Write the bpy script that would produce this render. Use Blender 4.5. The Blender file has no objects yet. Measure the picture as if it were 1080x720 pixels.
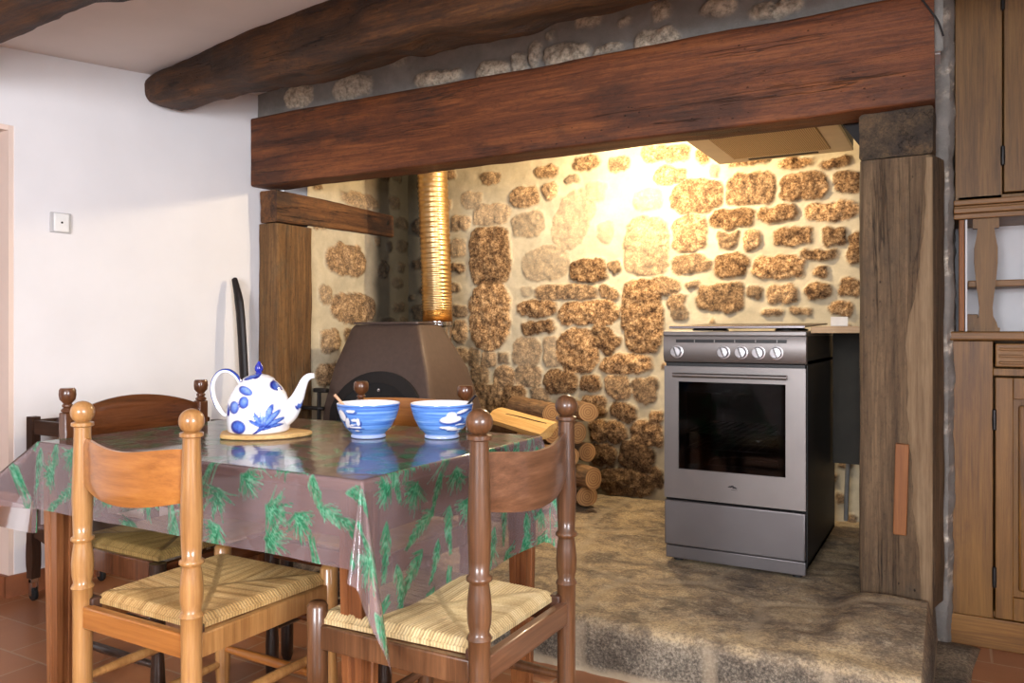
import bpy, bmesh, math, random
import numpy as np
from mathutils import Matrix, Vector

random.seed(7)
SC = bpy.context.scene
COL = SC.collection
PI = math.pi
# ---------------------------------------------------------------- room frame
# x runs along the fireplace wall (to the right), y runs towards it, z up. metres.
YAW = math.radians(29.5)
CC, SS = math.cos(YAW), math.sin(YAW)
EYE = 1.05
FL = 831.0


def on_y(px, py, y):
    """room point on the plane y=const that was measured at photo pixel (px,py)"""
    t = (px - 540) / FL
    d = y / (SS * t + CC)
    return d * (CC * t - SS), EYE + (350 - py) * d / FL


def on_x(px, py, x):
    t = (px - 540) / FL
    d = x / (CC * t - SS)
    return d * (SS * t + CC), EYE + (350 - py) * d / FL


# ---------------------------------------------------------------- numpy noise
def _h(ix, iy, iz, s):
    n = (ix * 374761393 + iy * 668265263 + iz * 1274126177 + s * 974634777) & 0xffffffff
    n = ((n ^ (n >> 13)) * 1274126177) & 0xffffffff
    n = ((n ^ (n >> 15)) * 2246822519) & 0xffffffff
    return ((n ^ (n >> 16)) & 0xffff) / 65535.0


def vnoise(P, s=0):
    P = np.asarray(P, dtype=float)
    I = np.floor(P).astype(np.int64)
    f = P - I
    f = f * f * (3 - 2 * f)
    x, y, z = I[..., 0], I[..., 1], I[..., 2]
    r = 0
    for dx in (0, 1):
        wx = f[..., 0] if dx else 1 - f[..., 0]
        for dy in (0, 1):
            wy = f[..., 1] if dy else 1 - f[..., 1]
            for dz in (0, 1):
                wz = f[..., 2] if dz else 1 - f[..., 2]
                r = r + wx * wy * wz * _h(x + dx, y + dy, z + dz, s)
    return r * 2 - 1


def fbm(P, scale=1.0, octv=4, s=0, gain=.5):
    P = np.asarray(P, dtype=float) / scale
    a, r, n = 1.0, 0, 0
    for o in range(octv):
        r = r + a * vnoise(P * (2 ** o) + 17.3 * o, s + o)
        n += a
        a *= gain
    return r / n


def sstep(a, b, x):
    t = np.clip((x - a) / (b - a), 0, 1)
    return t * t * (3 - 2 * t)


# ---------------------------------------------------------------- materials
def lin(c):
    return tuple(((v / 255) / 12.92 if v / 255 <= .04045 else ((v / 255 + .055) / 1.055) ** 2.4) for v in c) + (1,)


MATS = {}


class NT:
    def __init__(s, name):
        s.m = bpy.data.materials.new(name)
        s.m.use_nodes = True
        s.t = s.m.node_tree
        s.t.nodes.clear()
        s.out = s.n('ShaderNodeOutputMaterial')
        MATS[name] = s.m

    def n(s, ty, **k):
        nd = s.t.nodes.new(ty)
        for a, b in k.items():
            if a.startswith('i_'):
                nd.inputs[a[2:].replace('_', ' ')].default_value = b
            else:
                setattr(nd, a, b)
        return nd

    def l(s, a, b):
        s.t.links.new(a, b)

    def ramp(s, fac, stops):
        r = s.n('ShaderNodeValToRGB')
        e = r.color_ramp.elements
        while len(e) < len(stops):
            e.new(.5)
        for i, (p, c) in enumerate(stops):
            e[i].position = p
            e[i].color = c if len(c) == 4 else lin(c)
        s.l(fac, r.inputs[0])
        return r.outputs[0]

    def noise(s, vec, scale, detail=4, rough=.55, dist=0):
        n = s.n('ShaderNodeTexNoise')
        n.inputs['Scale'].default_value = scale
        n.inputs['Detail'].default_value = detail
        n.inputs['Roughness'].default_value = rough
        n.inputs['Distortion'].default_value = dist
        s.l(vec, n.inputs['Vector'])
        return n.outputs['Fac']

    def obj(s, scale=(1, 1, 1), rot=(0, 0, 0), loc=(0, 0, 0)):
        tc = s.n('ShaderNodeTexCoord')
        mp = s.n('ShaderNodeMapping')
        mp.inputs['Scale'].default_value = scale
        mp.inputs['Rotation'].default_value = rot
        mp.inputs['Location'].default_value = loc
        s.l(tc.outputs['Object'], mp.inputs['Vector'])
        return mp.outputs[0]

    def mix(s, fac, a, b, mode='MIX'):
        m = s.n('ShaderNodeMix', data_type='RGBA', blend_type=mode)
        for v, i in ((fac, 0), (a, 6), (b, 7)):
            if isinstance(v, (int, float)):
                m.inputs[i].default_value = v
            elif isinstance(v, tuple):
                m.inputs[i].default_value = v if len(v) == 4 else lin(v)
            else:
                s.l(v, m.inputs[i])
        return m.outputs[2]

    def math(s, op, a, b=0.0):
        m = s.n('ShaderNodeMath', operation=op)
        for v, i in ((a, 0), (b, 1)):
            if isinstance(v, (int, float)):
                m.inputs[i].default_value = v
            else:
                s.l(v, m.inputs[i])
        return m.outputs[0]

    def bsdf(s, color, rough=.5, metal=0, bump=None, bstr=.3, bdist=.01, spec=.5, coat=0, **k):
        b = s.n('ShaderNodeBsdfPrincipled')
        for v, i in ((color, 'Base Color'), (rough, 'Roughness'), (metal, 'Metallic')):
            if isinstance(v, (int, float)):
                b.inputs[i].default_value = v
            elif isinstance(v, tuple):
                b.inputs[i].default_value = v if len(v) == 4 else lin(v)
            else:
                s.l(v, b.inputs[i])
        b.inputs['Specular IOR Level'].default_value = spec
        b.inputs['Coat Weight'].default_value = coat
        b.inputs['Coat Roughness'].default_value = .08
        if bump is not None:
            bp = s.n('ShaderNodeBump')
            bp.inputs['Strength'].default_value = bstr
            bp.inputs['Distance'].default_value = bdist
            s.l(bump, bp.inputs['Height'])
            s.l(bp.outputs[0], b.inputs['Normal'])
        s.l(b.outputs[0], s.out.inputs[0])
        return b


def plain(name, c, rough=.5, metal=0, nscale=20, var=.12, bstr=.05, spec=.5, coat=0):
    t = NT(name)
    v = t.obj()
    nz = t.noise(v, nscale, 4)
    c0 = tuple(max(0, x * (1 - var)) for x in c)
    c1 = tuple(min(255, x * (1 + var)) for x in c)
    t.bsdf(t.ramp(nz, [(.3, c0), (.7, c1)]), rough, metal, nz, bstr, .004, spec, coat)
    return t.m


def wood(name, cols, axis='z', freq=1.0, rough=.45, bstr=.15, coat=0, patches=None, bdist=.004, old=0):
    """grain stretched along one object axis; cols = dark, mid, light; old = strength of cracks and wear"""
    t = NT(name)

    def sv(k):
        return {'x': (k, 1, 1), 'y': (1, k, 1), 'z': (1, 1, k)}[axis]
    v = t.obj(scale=tuple(k * freq for k in sv(.07)))
    n1 = t.noise(v, 26, 10, .68, .5)
    n2 = t.noise(t.obj(scale=tuple(k * freq for k in sv(.03))), 170, 6, .75, .2)
    g = t.mix(.42, n1, n2)
    base = t.ramp(g, [(.36, cols[0]), (.50, cols[1]), (.62, cols[2])])
    hgt = g
    if patches:
        n3 = t.noise(t.obj(scale=sv(.4)), patches[1], 8, .68, .3)
        fac = t.ramp(n3, [(patches[2], (0, 0, 0, 1)), (patches[2] + .13, (1, 1, 1, 1))])
        base = t.mix(fac, base, t.mix(.72, base, patches[0]))
    if old:
        # long drying cracks and worm holes
        n4 = t.noise(t.obj(scale=sv(.045)), 11, 5, .6, .3)
        d = t.math('ABSOLUTE', t.math('SUBTRACT', n4, .5))
        ck = t.ramp(d, [(.0, (1, 1, 1, 1)), (.010, (0, 0, 0, 1))])
        n5 = t.noise(t.obj(scale=sv(.3)), 6, 3, .6)
        ck = t.math('MULTIPLY', ck, t.ramp(n5, [(.45, (0, 0, 0, 1)), (.6, (1, 1, 1, 1))]))
        vo = t.n('ShaderNodeTexVoronoi')
        vo.inputs['Scale'].default_value = 42
        t.l(t.obj(scale=sv(.6)), vo.inputs['Vector'])
        hole = t.ramp(vo.outputs['Distance'], [(.07, (1, 1, 1, 1)), (.13, (0, 0, 0, 1))])
        hole = t.math('MULTIPLY', hole, t.ramp(n5, [(.5, (0, 0, 0, 1)), (.62, (1, 1, 1, 1))]))
        n6 = t.noise(t.obj(scale=sv(.5)), 60, 6, .8)
        base = t.mix(t.math('MULTIPLY', t.ramp(n6, [(.5, (0, 0, 0, 1)), (.72, (1, 1, 1, 1))]), .5 * old), base, tuple(x * .45 for x in cols[0]))
        base = t.mix(t.math('MULTIPLY', t.math('MAXIMUM', ck, hole), .85 * old), base, (18, 12, 8))
        hgt = t.math('SUBTRACT', t.math('ADD', g, t.math('MULTIPLY', n6, .5)), t.math('MAXIMUM', ck, hole))
    t.bsdf(base, rough, 0, hgt, bstr, bdist, .4, coat)
    return t.m


wood('mantel_oak', [(58, 29, 13), (102, 54, 25), (134, 78, 38)], 'x', .8, .6, .6, 0, ((50, 29, 18), 4.5, .50), .006, 1)
wood('ceiling_oak', [(34, 20, 10), (76, 46, 21), (112, 71, 34)], 'x', .7, .65, .8, 0, ((38, 27, 20), 5, .46), .01, 1)
wood('post_oak', [(58, 44, 30), (92, 73, 52), (120, 98, 72)], 'z', .8, .8, .7, 0, ((78, 66, 52), 5, .52), .006, 1)
wood('post_left_oak', [(70, 47, 25), (110, 78, 44), (138, 102, 62)], 'z', .8, .8, .7, 0, ((92, 80, 60), 5, .5), .006, 1)
wood('corbel_oak', [(56, 34, 18), (104, 66, 36), (128, 88, 50)], 'y', .8, .75, .6, 0, ((44, 34, 28), 7, .5), .006, 1)
wood('charred_oak', [(32, 26, 20), (74, 60, 44), (100, 78, 54)], 'y', .8, .8, .6, 0, ((40, 36, 34), 9, .48), .006, 1)
wood('batten_pine', [(106, 62, 28), (130, 80, 38), (144, 92, 46)], 'z', 1, .6)
wood('pine_v', [(78, 50, 18), (114, 77, 30), (134, 95, 42)], 'z', .9, .5, .25, 0, ((86, 50, 24), 4, .56))
wood('pine_dark_v', [(72, 48, 20), (102, 72, 34), (122, 89, 46)], 'z', .9, .55, .25, 0, ((70, 44, 24), 4, .56))
wood('pine_x', [(82, 53, 20), (118, 80, 34), (138, 98, 46)], 'x', .9, .5, .25)
wood('honey_z', [(118, 78, 40), (156, 112, 64), (178, 134, 82)], 'z', .55, .3, .03, .4)
wood('honey_x', [(124, 74, 30), (158, 100, 46), (174, 118, 58)], 'x', .5, .28, .03, .4)
wood('walnut_z', [(56, 35, 20), (88, 57, 34), (114, 78, 50)], 'z', .6, .36, .03, .35)
wood('walnut_x', [(74, 47, 30), (110, 75, 52), (138, 99, 72)], 'x', .5, .32, .03, .4)
wood('dark_z', [(50, 28, 15), (84, 48, 26), (104, 64, 38)], 'z', .6, .3, .03, .5)
wood('dark_x', [(54, 28, 13), (86, 46, 22), (104, 60, 32)], 'x', .6, .26, .03, .6)
wood('ebony_z', [(24, 16, 12), (44, 30, 22), (60, 42, 32)], 'z', .6, .3, .03, .4)
wood('table_z', [(78, 42, 22), (122, 74, 40), (146, 96, 58)], 'z', .6, .4, .05, .2)
wood('table_x', [(84, 48, 34), (116, 72, 54), (138, 92, 70)], 'x', .5, .4, .05, .2)
wood('trolley_x', [(40, 25, 18), (62, 41, 30), (78, 54, 40)], 'x', .6, .45, .04)
wood('trolley_z', [(36, 22, 15), (56, 36, 26), (70, 48, 36)], 'z', .6, .45, .04)
wood('split_wood', [(190, 140, 76), (222, 176, 108), (238, 200, 136)], 'x', .7, .8, .3)
wood('shelf_board', [(146, 118, 84), (180, 150, 112), (196, 168, 130)], 'x', .7, .6, .1)
wood('bark', [(74, 52, 34), (138, 104, 70), (176, 140, 98)], 'x', 2.2, .9, .8, 0, ((90, 74, 58), 20, .5), .006)
wood('trivet_wood', [(150, 106, 54), (206, 166, 104), (226, 190, 130)], 'x', 1.6, .5, .1)
wood('pale_strip', [(88, 68, 48), (124, 102, 76), (144, 122, 94)], 'z', .8, .8, .4)

plain('plaster_white', (226, 224, 225), .9, 0, 3, .015, .15)
plain('plaster_ceiling', (226, 217, 212), .92, 0, 2.5, .02, .12)
plain('plaster_reveal', (226, 205, 192), .9, 0, 3, .02, .1)
plain('plaster_niche', (208, 208, 210), .9, 0, 5, .03, .15)
plain('terracotta_skirting', (136, 82, 52), .5, 0, 9, .12, .1)
plain('steel', (122, 117, 114), .40, .85, 3, .04, .02)
plain('steel_dark', (106, 102, 100), .42, .8, 3, .05, .02)
plain('steel_drawer', (104, 100, 100), .45, .75, 3, .05, .02)
plain('knob_silver', (205, 205, 208), .28, .7, 12, .05, .02)
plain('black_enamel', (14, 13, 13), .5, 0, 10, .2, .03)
plain('black_rubber', (20, 20, 21), .6, 0, 10, .2, .03)
plain('chrome', (200, 200, 205), .15, 1, 10, .03, .0)
plain('rack_wire', (190, 185, 180), .3, .9, 10, .03, .0)
plain('iron_black', (26, 23, 22), .45, .4, 30, .2, .2)
plain('fender_wood', (24, 15, 12), .45, 0, 30, .2, .05, .3)
plain('oven_cavity', (34, 33, 34), .6, .2, 20, .2, .05)
plain('hood_cream', (232, 218, 186), .5, .1, 8, .03, .02)
plain('hood_slot', (60, 48, 36), .6, 0, 8, .1, .02)
plain('stove_brown', (84, 68, 60), .48, .25, 40, .05, .06)
plain('stove_mouth', (30, 26, 25), .7, .2, 40, .1, .1)
plain('pale_box', (196, 178, 158), .7, 0, 20, .05, .05)
plain('box_white', (224, 218, 206), .7, 0, 20, .05, .05)
plain('dark_panel', (46, 43, 37), .9, 0, 6, .2, .1)
plain('hose_grey', (110, 108, 104), .5, 0, 20, .1, .1)
plain('white_plastic', (228, 228, 226), .4, 0, 30, .01, .01)
plain('edge_grey', (186, 184, 184), .5, 0, 30, .01, .01)
plain('hole_black', (12, 12, 12), .8, 0, 30, .01, .01)
plain('spoon_wood', (196, 150, 118), .5, 0, 40, .1, .05)
plain('spoon_dark', (40, 36, 44), .3, .5, 40, .1, .05)
plain('red_plastic', (196, 36, 28), .4, 0, 30, .05, .02)
plain('cobalt', (34, 44, 140), .12, 0, 60, .35, .02, .5, .6)
plain('porcelain', (238, 238, 242), .1, 0, 10, .01, .0, .5, .5)
plain('purple_cloth', (72, 52, 52), .9, 0, 40, .3, .4)
plain('rush_corner', (66, 40, 26), .5, 0, 40, .2, .1)
plain('lamp_metal', (60, 50, 42), .5, .6, 10, .1, .02)

t = NT('lamp_bulb')
e = t.n('ShaderNodeEmission')
e.inputs[0].default_value = (1, .66, .34, 1)
e.inputs[1].default_value = 14
t.l(e.outputs[0], t.out.inputs[0])


def stone_mat(name, mortar, dark, mid, light, fine=70, rough=.9):
    t = NT(name)
    v = t.obj()
    at = t.n('ShaderNodeAttribute', attribute_name='Col')
    sp = t.n('ShaderNodeSeparateColor')
    t.l(at.outputs['Color'], sp.inputs[0])
    n1 = t.mix(.45, t.noise(v, fine, 8, .75), t.noise(v, 24, 8, .72))
    n2 = t.noise(v, 7, 8, .65)
    n4 = t.noise(v, fine * 3, 3, .7)
    sc = t.ramp(n1, [(.41, dark), (.50, mid), (.60, light)])
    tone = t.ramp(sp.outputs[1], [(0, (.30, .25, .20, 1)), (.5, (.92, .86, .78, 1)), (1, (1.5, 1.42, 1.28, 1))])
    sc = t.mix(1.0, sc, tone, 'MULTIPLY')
    mc = t.mix(t.ramp(n2, [(.35, (0, 0, 0, 1)), (.65, (1, 1, 1, 1))]), mortar, tuple(x * .86 for x in mortar))
    mc = t.mix(t.math('MULTIPLY', n4, .32), mc, tuple(x * .6 for x in mortar))
    c = t.mix(sp.outputs[0], mc, sc)
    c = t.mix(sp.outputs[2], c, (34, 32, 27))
    hb = t.mix(.5, n1, n4)
    t.bsdf(c, rough, 0, hb, .55, .006, .25)
    return t.m


stone_mat('hearth_stone', (218, 203, 172), (60, 41, 27), (138, 107, 75), (212, 180, 138), 95)
stone_mat('chimney_stone', (152, 149, 143), (112, 104, 94), (172, 164, 150), (212, 204, 188), 60)
stone_mat('breast_plaster', (140, 135, 129), (130, 124, 114), (180, 174, 166), (226, 222, 214), 60)


def granite_mat():
    t = NT('granite')
    v = t.obj()
    at = t.n('ShaderNodeAttribute', attribute_name='Col')
    sp = t.n('ShaderNodeSeparateColor')
    t.l(at.outputs['Color'], sp.inputs[0])
    n1 = t.noise(v, 120, 4, .8)
    n2 = t.noise(v, 5.5, 14, .78, .3)
    n3 = t.noise(t.obj(scale=(.8, 1.3, 1), loc=(3, 1, 2)), 17, 12, .85, .1)
    face = t.ramp(t.mix(.4, n1, n2), [(.38, (44, 40, 36)), (.50, (100, 92, 80)), (.62, (160, 150, 132))])
    top = t.ramp(n2, [(.40, (96, 86, 76)), (.49, (146, 128, 104)), (.57, (190, 168, 132))])
    top = t.mix(t.ramp(n3, [(.50, (0, 0, 0, 1)), (.62, (1, 1, 1, 1))]), top, (190, 174, 146))
    top = t.mix(t.ramp(n1, [(.40, (.6, .6, .6, 1)), (.56, (0, 0, 0, 1))]), top, (84, 72, 58))
    c = t.mix(sp.outputs[0], face, top)
    c = t.mix(sp.outputs[1], c, (176, 160, 134))
    t.bsdf(c, .72, 0, t.mix(.6, n1, n3), .6, .006, .35)


granite_mat()


def tiles():
    t = NT('terracotta_tiles')
    v = t.obj(loc=(0.07, .045, 0))
    b = t.n('ShaderNodeTexBrick')
    t.l(v, b.inputs['Vector'])
    b.inputs['Scale'].default_value = 1
    b.inputs['Brick Width'].default_value = .33
    b.inputs['Row Height'].default_value = .165
    b.inputs['Mortar Size'].default_value = .0042
    b.inputs['Mortar Smooth'].default_value = .25
    b.inputs['Color1'].default_value = lin((150, 98, 64))
    b.inputs['Color2'].default_value = lin((178, 120, 80))
    b.inputs['Mortar'].default_value = lin((176, 148, 120))
    n = t.noise(t.obj(), 7, 5, .6)
    c = t.mix(t.math('MULTIPLY', n, .55), b.outputs['Color'], (120, 74, 48))
    inv = t.math('SUBTRACT', 1.0, b.outputs['Fac'])
    h = t.math('ADD', inv, t.math('MULTIPLY', n, .25))
    t.bsdf(c, .36, 0, h, .35, .004, .45)


tiles()


def flue_mat():
    t = NT('flex_metal')
    n = t.noise(t.obj(), 12, 4)
    t.bsdf(t.ramp(n, [(.3, (196, 158, 104)), (.7, (226, 194, 142))]), .34, 1, n, .05, .002)


flue_mat()


def filter_mat():
    t = NT('hood_filter')
    ch = t.n('ShaderNodeTexVoronoi')
    ch.inputs['Scale'].default_value = 130
    ch.inputs['Randomness'].default_value = 0
    t.l(t.obj(), ch.inputs['Vector'])
    f = t.ramp(ch.outputs['Distance'], [(.30, (52, 36, 20)), (.48, (206, 176, 126))])
    t.bsdf(f, .5, .4, ch.outputs['Distance'], .4, .003)


filter_mat()


def rush_mat(name, a, b, c):
    t = NT(name)
    at = t.n('ShaderNodeAttribute', attribute_name='Col')
    sp = t.n('ShaderNodeSeparateColor')
    t.l(at.outputs['Color'], sp.inputs[0])
    # R = strand shade, G = grooves between the cords, coloured darker
    n = t.noise(t.obj(), 240, 3, .7)
    col = t.ramp(t.mix(.4, sp.outputs[0], n), [(.30, a), (.5, b), (.72, c)])
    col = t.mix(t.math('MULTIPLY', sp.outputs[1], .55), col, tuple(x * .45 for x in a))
    t.bsdf(col, .55, 0, n, .25, .002, .35)


rush_mat('rush_gold', (140, 104, 58), (190, 152, 96), (222, 192, 138))
rush_mat('rush_pale', (158, 130, 86), (206, 180, 130), (234, 214, 170))
rush_mat('rush_brown', (108, 84, 46), (156, 126, 72), (188, 158, 100))


def pottery(name, ground, lines=None):
    """white glaze, attribute R = blue paint, G = how dark the paint is, B = bare white"""
    t = NT(name)
    at = t.n('ShaderNodeAttribute', attribute_name='Col')
    sp = t.n('ShaderNodeSeparateColor')
    t.l(at.outputs['Color'], sp.inputs[0])
    n = t.noise(t.obj(), 55, 4, .7)
    blue = t.ramp(t.mix(.45, sp.outputs[1], n), [(.28, (150, 184, 232)), (.5, (72, 106, 192)), (.72, (26, 36, 128))])
    if lines:
        n2 = t.noise(t.obj(scale=(1, 1, 40)), 4, 5, .7)
        g = t.ramp(n2, [(.34, (58, 96, 178)), (.52, (98, 146, 216)), (.68, (164, 198, 238))])
    else:
        g = ground
    c = t.mix(sp.outputs[0], g, blue)
    c = t.mix(sp.outputs[2], c, (240, 238, 238))
    t.bsdf(c, .12, 0, None, spec=.5, coat=.4)


pottery('teapot_glaze', (240, 240, 244))
pottery('bowl_glaze', (98, 146, 216), True)


def cloth_mat():
    t = NT('clear_plastic_cloth')
    at = t.n('ShaderNodeAttribute', attribute_name='Col')
    sp = t.n('ShaderNodeSeparateColor')
    t.l(at.outputs['Color'], sp.inputs[0])
    n = t.noise(t.obj(), 60, 3, .6)
    green = t.ramp(t.mix(.5, sp.outputs[1], n), [(.28, (26, 104, 72)), (.5, (60, 156, 112)), (.72, (130, 204, 168))])
    film = (172, 150, 152)
    col = t.mix(sp.outputs[0], film, green)
    d = t.n('ShaderNodeBsdfDiffuse')
    t.l(col, d.inputs[0])
    tl = t.n('ShaderNodeBsdfTranslucent')
    t.l(col, tl.inputs[0])
    m1 = t.n('ShaderNodeMixShader')
    m1.inputs[0].default_value = .35
    t.l(d.outputs[0], m1.inputs[1])
    t.l(tl.outputs[0], m1.inputs[2])
    tr = t.n('ShaderNodeBsdfTransparent')
    tr.inputs[0].default_value = (.96, .95, .96, 1)
    a = t.math('ADD', .46, t.math('MULTIPLY', sp.outputs[0], .38))
    m2 = t.n('ShaderNodeMixShader')
    t.l(a, m2.inputs[0])
    t.l(tr.outputs[0], m2.inputs[1])
    t.l(m1.outputs[0], m2.inputs[2])
    bp = t.n('ShaderNodeBump')
    bp.inputs['Strength'].default_value = .16
    bp.inputs['Distance'].default_value = .01
    nb = t.noise(t.obj(scale=(1, 1.6, 1)), 5.5, 3, .5, .8)
    t.l(nb, bp.inputs['Height'])
    fr = t.n('ShaderNodeFresnel')
    fr.inputs[0].default_value = 1.62
    t.l(bp.outputs[0], fr.inputs['Normal'])
    gl = t.n('ShaderNodeBsdfGlossy')
    gl.inputs['Roughness'].default_value = .09
    t.l(bp.outputs[0], gl.inputs['Normal'])
    m3 = t.n('ShaderNodeMixShader')
    t.l(fr.outputs[0], m3.inputs[0])
    t.l(m2.outputs[0], m3.inputs[1])
    t.l(gl.outputs[0], m3.inputs[2])
    t.l(m3.outputs[0], t.out.inputs[0])


cloth_mat()


def glass_mat(name, tint, dens):
    t = NT(name)
    tr = t.n('ShaderNodeBsdfTransparent')
    tr.inputs[0].default_value = tint
    gl = t.n('ShaderNodeBsdfGlossy')
    gl.inputs['Roughness'].default_value = .05
    fr = t.n('ShaderNodeFresnel')
    fr.inputs[0].default_value = dens
    m = t.n('ShaderNodeMixShader')
    t.l(fr.outputs[0], m.inputs[0])
    t.l(tr.outputs[0], m.inputs[1])
    t.l(gl.outputs[0], m.inputs[2])
    t.l(m.outputs[0], t.out.inputs[0])


glass_mat('oven_glass', (.30, .30, .31, 1), 1.35)
glass_mat('window_glass', (.97, .98, 1, 1), 1.2)


def log_end():
    t = NT('log_end')
    w = t.n('ShaderNodeTexWave', wave_type='RINGS', rings_direction='X')
    w.inputs['Scale'].default_value = 26
    w.inputs['Distortion'].default_value = 1.5
    t.l(t.obj(), w.inputs['Vector'])
    t.bsdf(t.ramp(w.outputs['Fac'], [(.2, (150, 108, 66)), (.8, (184, 140, 90))]), .85)


log_end()


# ---------------------------------------------------------------- object helpers
def tag(o, label=None, cat=None, group=None, kind=None):
    for k, v in (('label', label), ('category', cat), ('group', group), ('kind', kind)):
        if v:
            o[k] = v
    return o


def link(name, me, mat, parent=None, loc=(0, 0, 0), rot=(0, 0, 0), smooth=True, angle=35):
    if mat:
        for mm in (mat if isinstance(mat, (list, tuple)) else [mat]):
            me.materials.append(MATS[mm])
    o = bpy.data.objects.new(name, me)
    COL.objects.link(o)
    o.location = loc
    o.rotation_euler = rot
    o.parent = parent
    if smooth:
        if not any(p.use_smooth for p in me.polygons):
            me.shade_smooth()
        fl = [p.use_smooth for p in me.polygons]
        me.set_sharp_from_angle(angle=math.radians(angle))
        me.polygons.foreach_set('use_smooth', fl)
        me.update()
    return o


def obj(name, bm, mat, parent=None, loc=(0, 0, 0), rot=(0, 0, 0), smooth=True, recentre=False, angle=35):
    bmesh.ops.recalc_face_normals(bm, faces=bm.faces)
    if recentre:
        xs = [v.co for v in bm.verts]
        c = Vector(((min(v.x for v in xs) + max(v.x for v in xs)) / 2, (min(v.y for v in xs) + max(v.y for v in xs)) / 2, min(v.z for v in xs)))
        bmesh.ops.translate(bm, verts=bm.verts, vec=-c)
        loc = c
    me = bpy.data.meshes.new(name)
    bm.to_mesh(me)
    bm.free()
    return link(name, me, mat, parent, loc, rot, smooth, angle)


def np_obj(name, V, F, mat, parent=None, loc=(0, 0, 0), rot=(0, 0, 0), col=None, smooth=True, angle=60, recentre=False):
    V = np.asarray(V, dtype=float)
    if recentre:
        c = np.array([(V[:, 0].min() + V[:, 0].max()) / 2, (V[:, 1].min() + V[:, 1].max()) / 2, V[:, 2].min()])
        V = V - c
        loc = tuple(c)
    me = bpy.data.meshes.new(name)
    me.from_pydata(V.tolist(), [], F if isinstance(F, list) else F.tolist())
    if col is not None:
        a = me.color_attributes.new('Col', 'FLOAT_COLOR', 'POINT')
        c4 = np.ones((len(V), 4), dtype=np.float32)
        c4[:, :3] = col
        a.data.foreach_set('color', c4.ravel())
    me.update()
    return link(name, me, mat, parent, loc, rot, smooth, angle)


def empty(name, loc, rz=0, label=None, cat=None, group=None):
    o = bpy.data.objects.new(name, None)
    COL.objects.link(o)
    o.location = loc
    o.rotation_euler = (0, 0, rz)
    o.empty_display_size = .1
    return tag(o, label, cat, group)


def grid_faces(n, m, wrap=False):
    F = []
    mm = m if wrap else m - 1
    for i in range(n - 1):
        for j in range(mm):
            a = i * m + j
            b = i * m + (j + 1) % m
            F.append((a, b, b + m, a + m))
    return F


def BM():
    return bmesh.new()


def box(bm, x0, x1, y0, y1, z0, z1, bev=0, seg=2, M=None):
    r = bmesh.ops.create_cube(bm, size=1)
    vs = r['verts']
    mt = Matrix.Translation(((x0 + x1) / 2, (y0 + y1) / 2, (z0 + z1) / 2)) @ Matrix.Diagonal((abs(x1 - x0), abs(y1 - y0), abs(z1 - z0), 1))
    bmesh.ops.transform(bm, matrix=mt, verts=vs)
    if bev:
        es = list({e for v in vs for e in v.link_edges})
        rr = bmesh.ops.bevel(bm, geom=es, offset=bev, segments=seg, affect='EDGES', profile=.5)
        vs = list({v for f in rr['faces'] for v in f.verts} | {v for v in vs if v.is_valid})
        for f in {f for v in vs for f in v.link_faces}:
            f.normal_update()
            f.smooth = max(abs(c) for c in f.normal) < .995
    if M is not None:
        bmesh.ops.transform(bm, matrix=M, verts=[v for v in vs if v.is_valid])
    return bm


def bbox(x0, x1, y0, y1, z0, z1, bev=0, seg=2):
    return box(BM(), x0, x1, y0, y1, z0, z1, bev, seg)


def lathe(bm, prof, seg=24, M=None, cap=True):
    rings = []
    for r, z in prof:
        rings.append([bm.verts.new((r * math.cos(2 * PI * k / seg), r * math.sin(2 * PI * k / seg), z)) for k in range(seg)])
    for a, b in zip(rings, rings[1:]):
        for k in range(seg):
            bm.faces.new((a[k], a[(k + 1) % seg], b[(k + 1) % seg], b[k])).smooth = True
    if cap:
        if prof[0][0] > 1e-6:
            bm.faces.new(rings[0][::-1])
        if prof[-1][0] > 1e-6:
            bm.faces.new(rings[-1])
    if M is not None:
        bmesh.ops.transform(bm, matrix=M, verts=[v for r in rings for v in r])
    return bm


def tube(bm, pts, rad, seg=12, cap=True, flat=1.0):
    pts = [Vector(p) for p in pts]
    if not isinstance(rad, (list, tuple)):
        rad = [rad] * len(pts)
    rings = []
    up = None
    for i, p in enumerate(pts):
        d = (pts[min(i + 1, len(pts) - 1)] - pts[max(i - 1, 0)]).normalized()
        if up is None:
            up = Vector((0, 0, 1)) if abs(d.z) < .9 else Vector((1, 0, 0))
        s = d.cross(up).normalized()
        up = s.cross(d).normalized()
        rings.append([bm.verts.new(p + (s * math.cos(2 * PI * k / seg) * flat + up * math.sin(2 * PI * k / seg)) * rad[i]) for k in range(seg)])
    for a, b in zip(rings, rings[1:]):
        for k in range(seg):
            bm.faces.new((a[k], a[(k + 1) % seg], b[(k + 1) % seg], b[k])).smooth = True
    if cap:
        bm.faces.new(rings[0][::-1])
        bm.faces.new(rings[-1])
    return bm


def smooth_path(ctrl, n=8):
    """Catmull-Rom through control points (tuples of any length)"""
    P = [ctrl[0]] + list(ctrl) + [ctrl[-1]]
    out = []
    for i in range(1, len(P) - 2):
        for k in range(n):
            t = k / n
            q = []
            for a, b, c, d in zip(P[i - 1], P[i], P[i + 1], P[i + 2]):
                q.append(.5 * (2 * b + (c - a) * t + (2 * a - 5 * b + 4 * c - d) * t * t + (3 * b - a - 3 * c + d) * t ** 3))
            out.append(tuple(q))
    out.append(tuple(ctrl[-1]))
    return out


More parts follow.
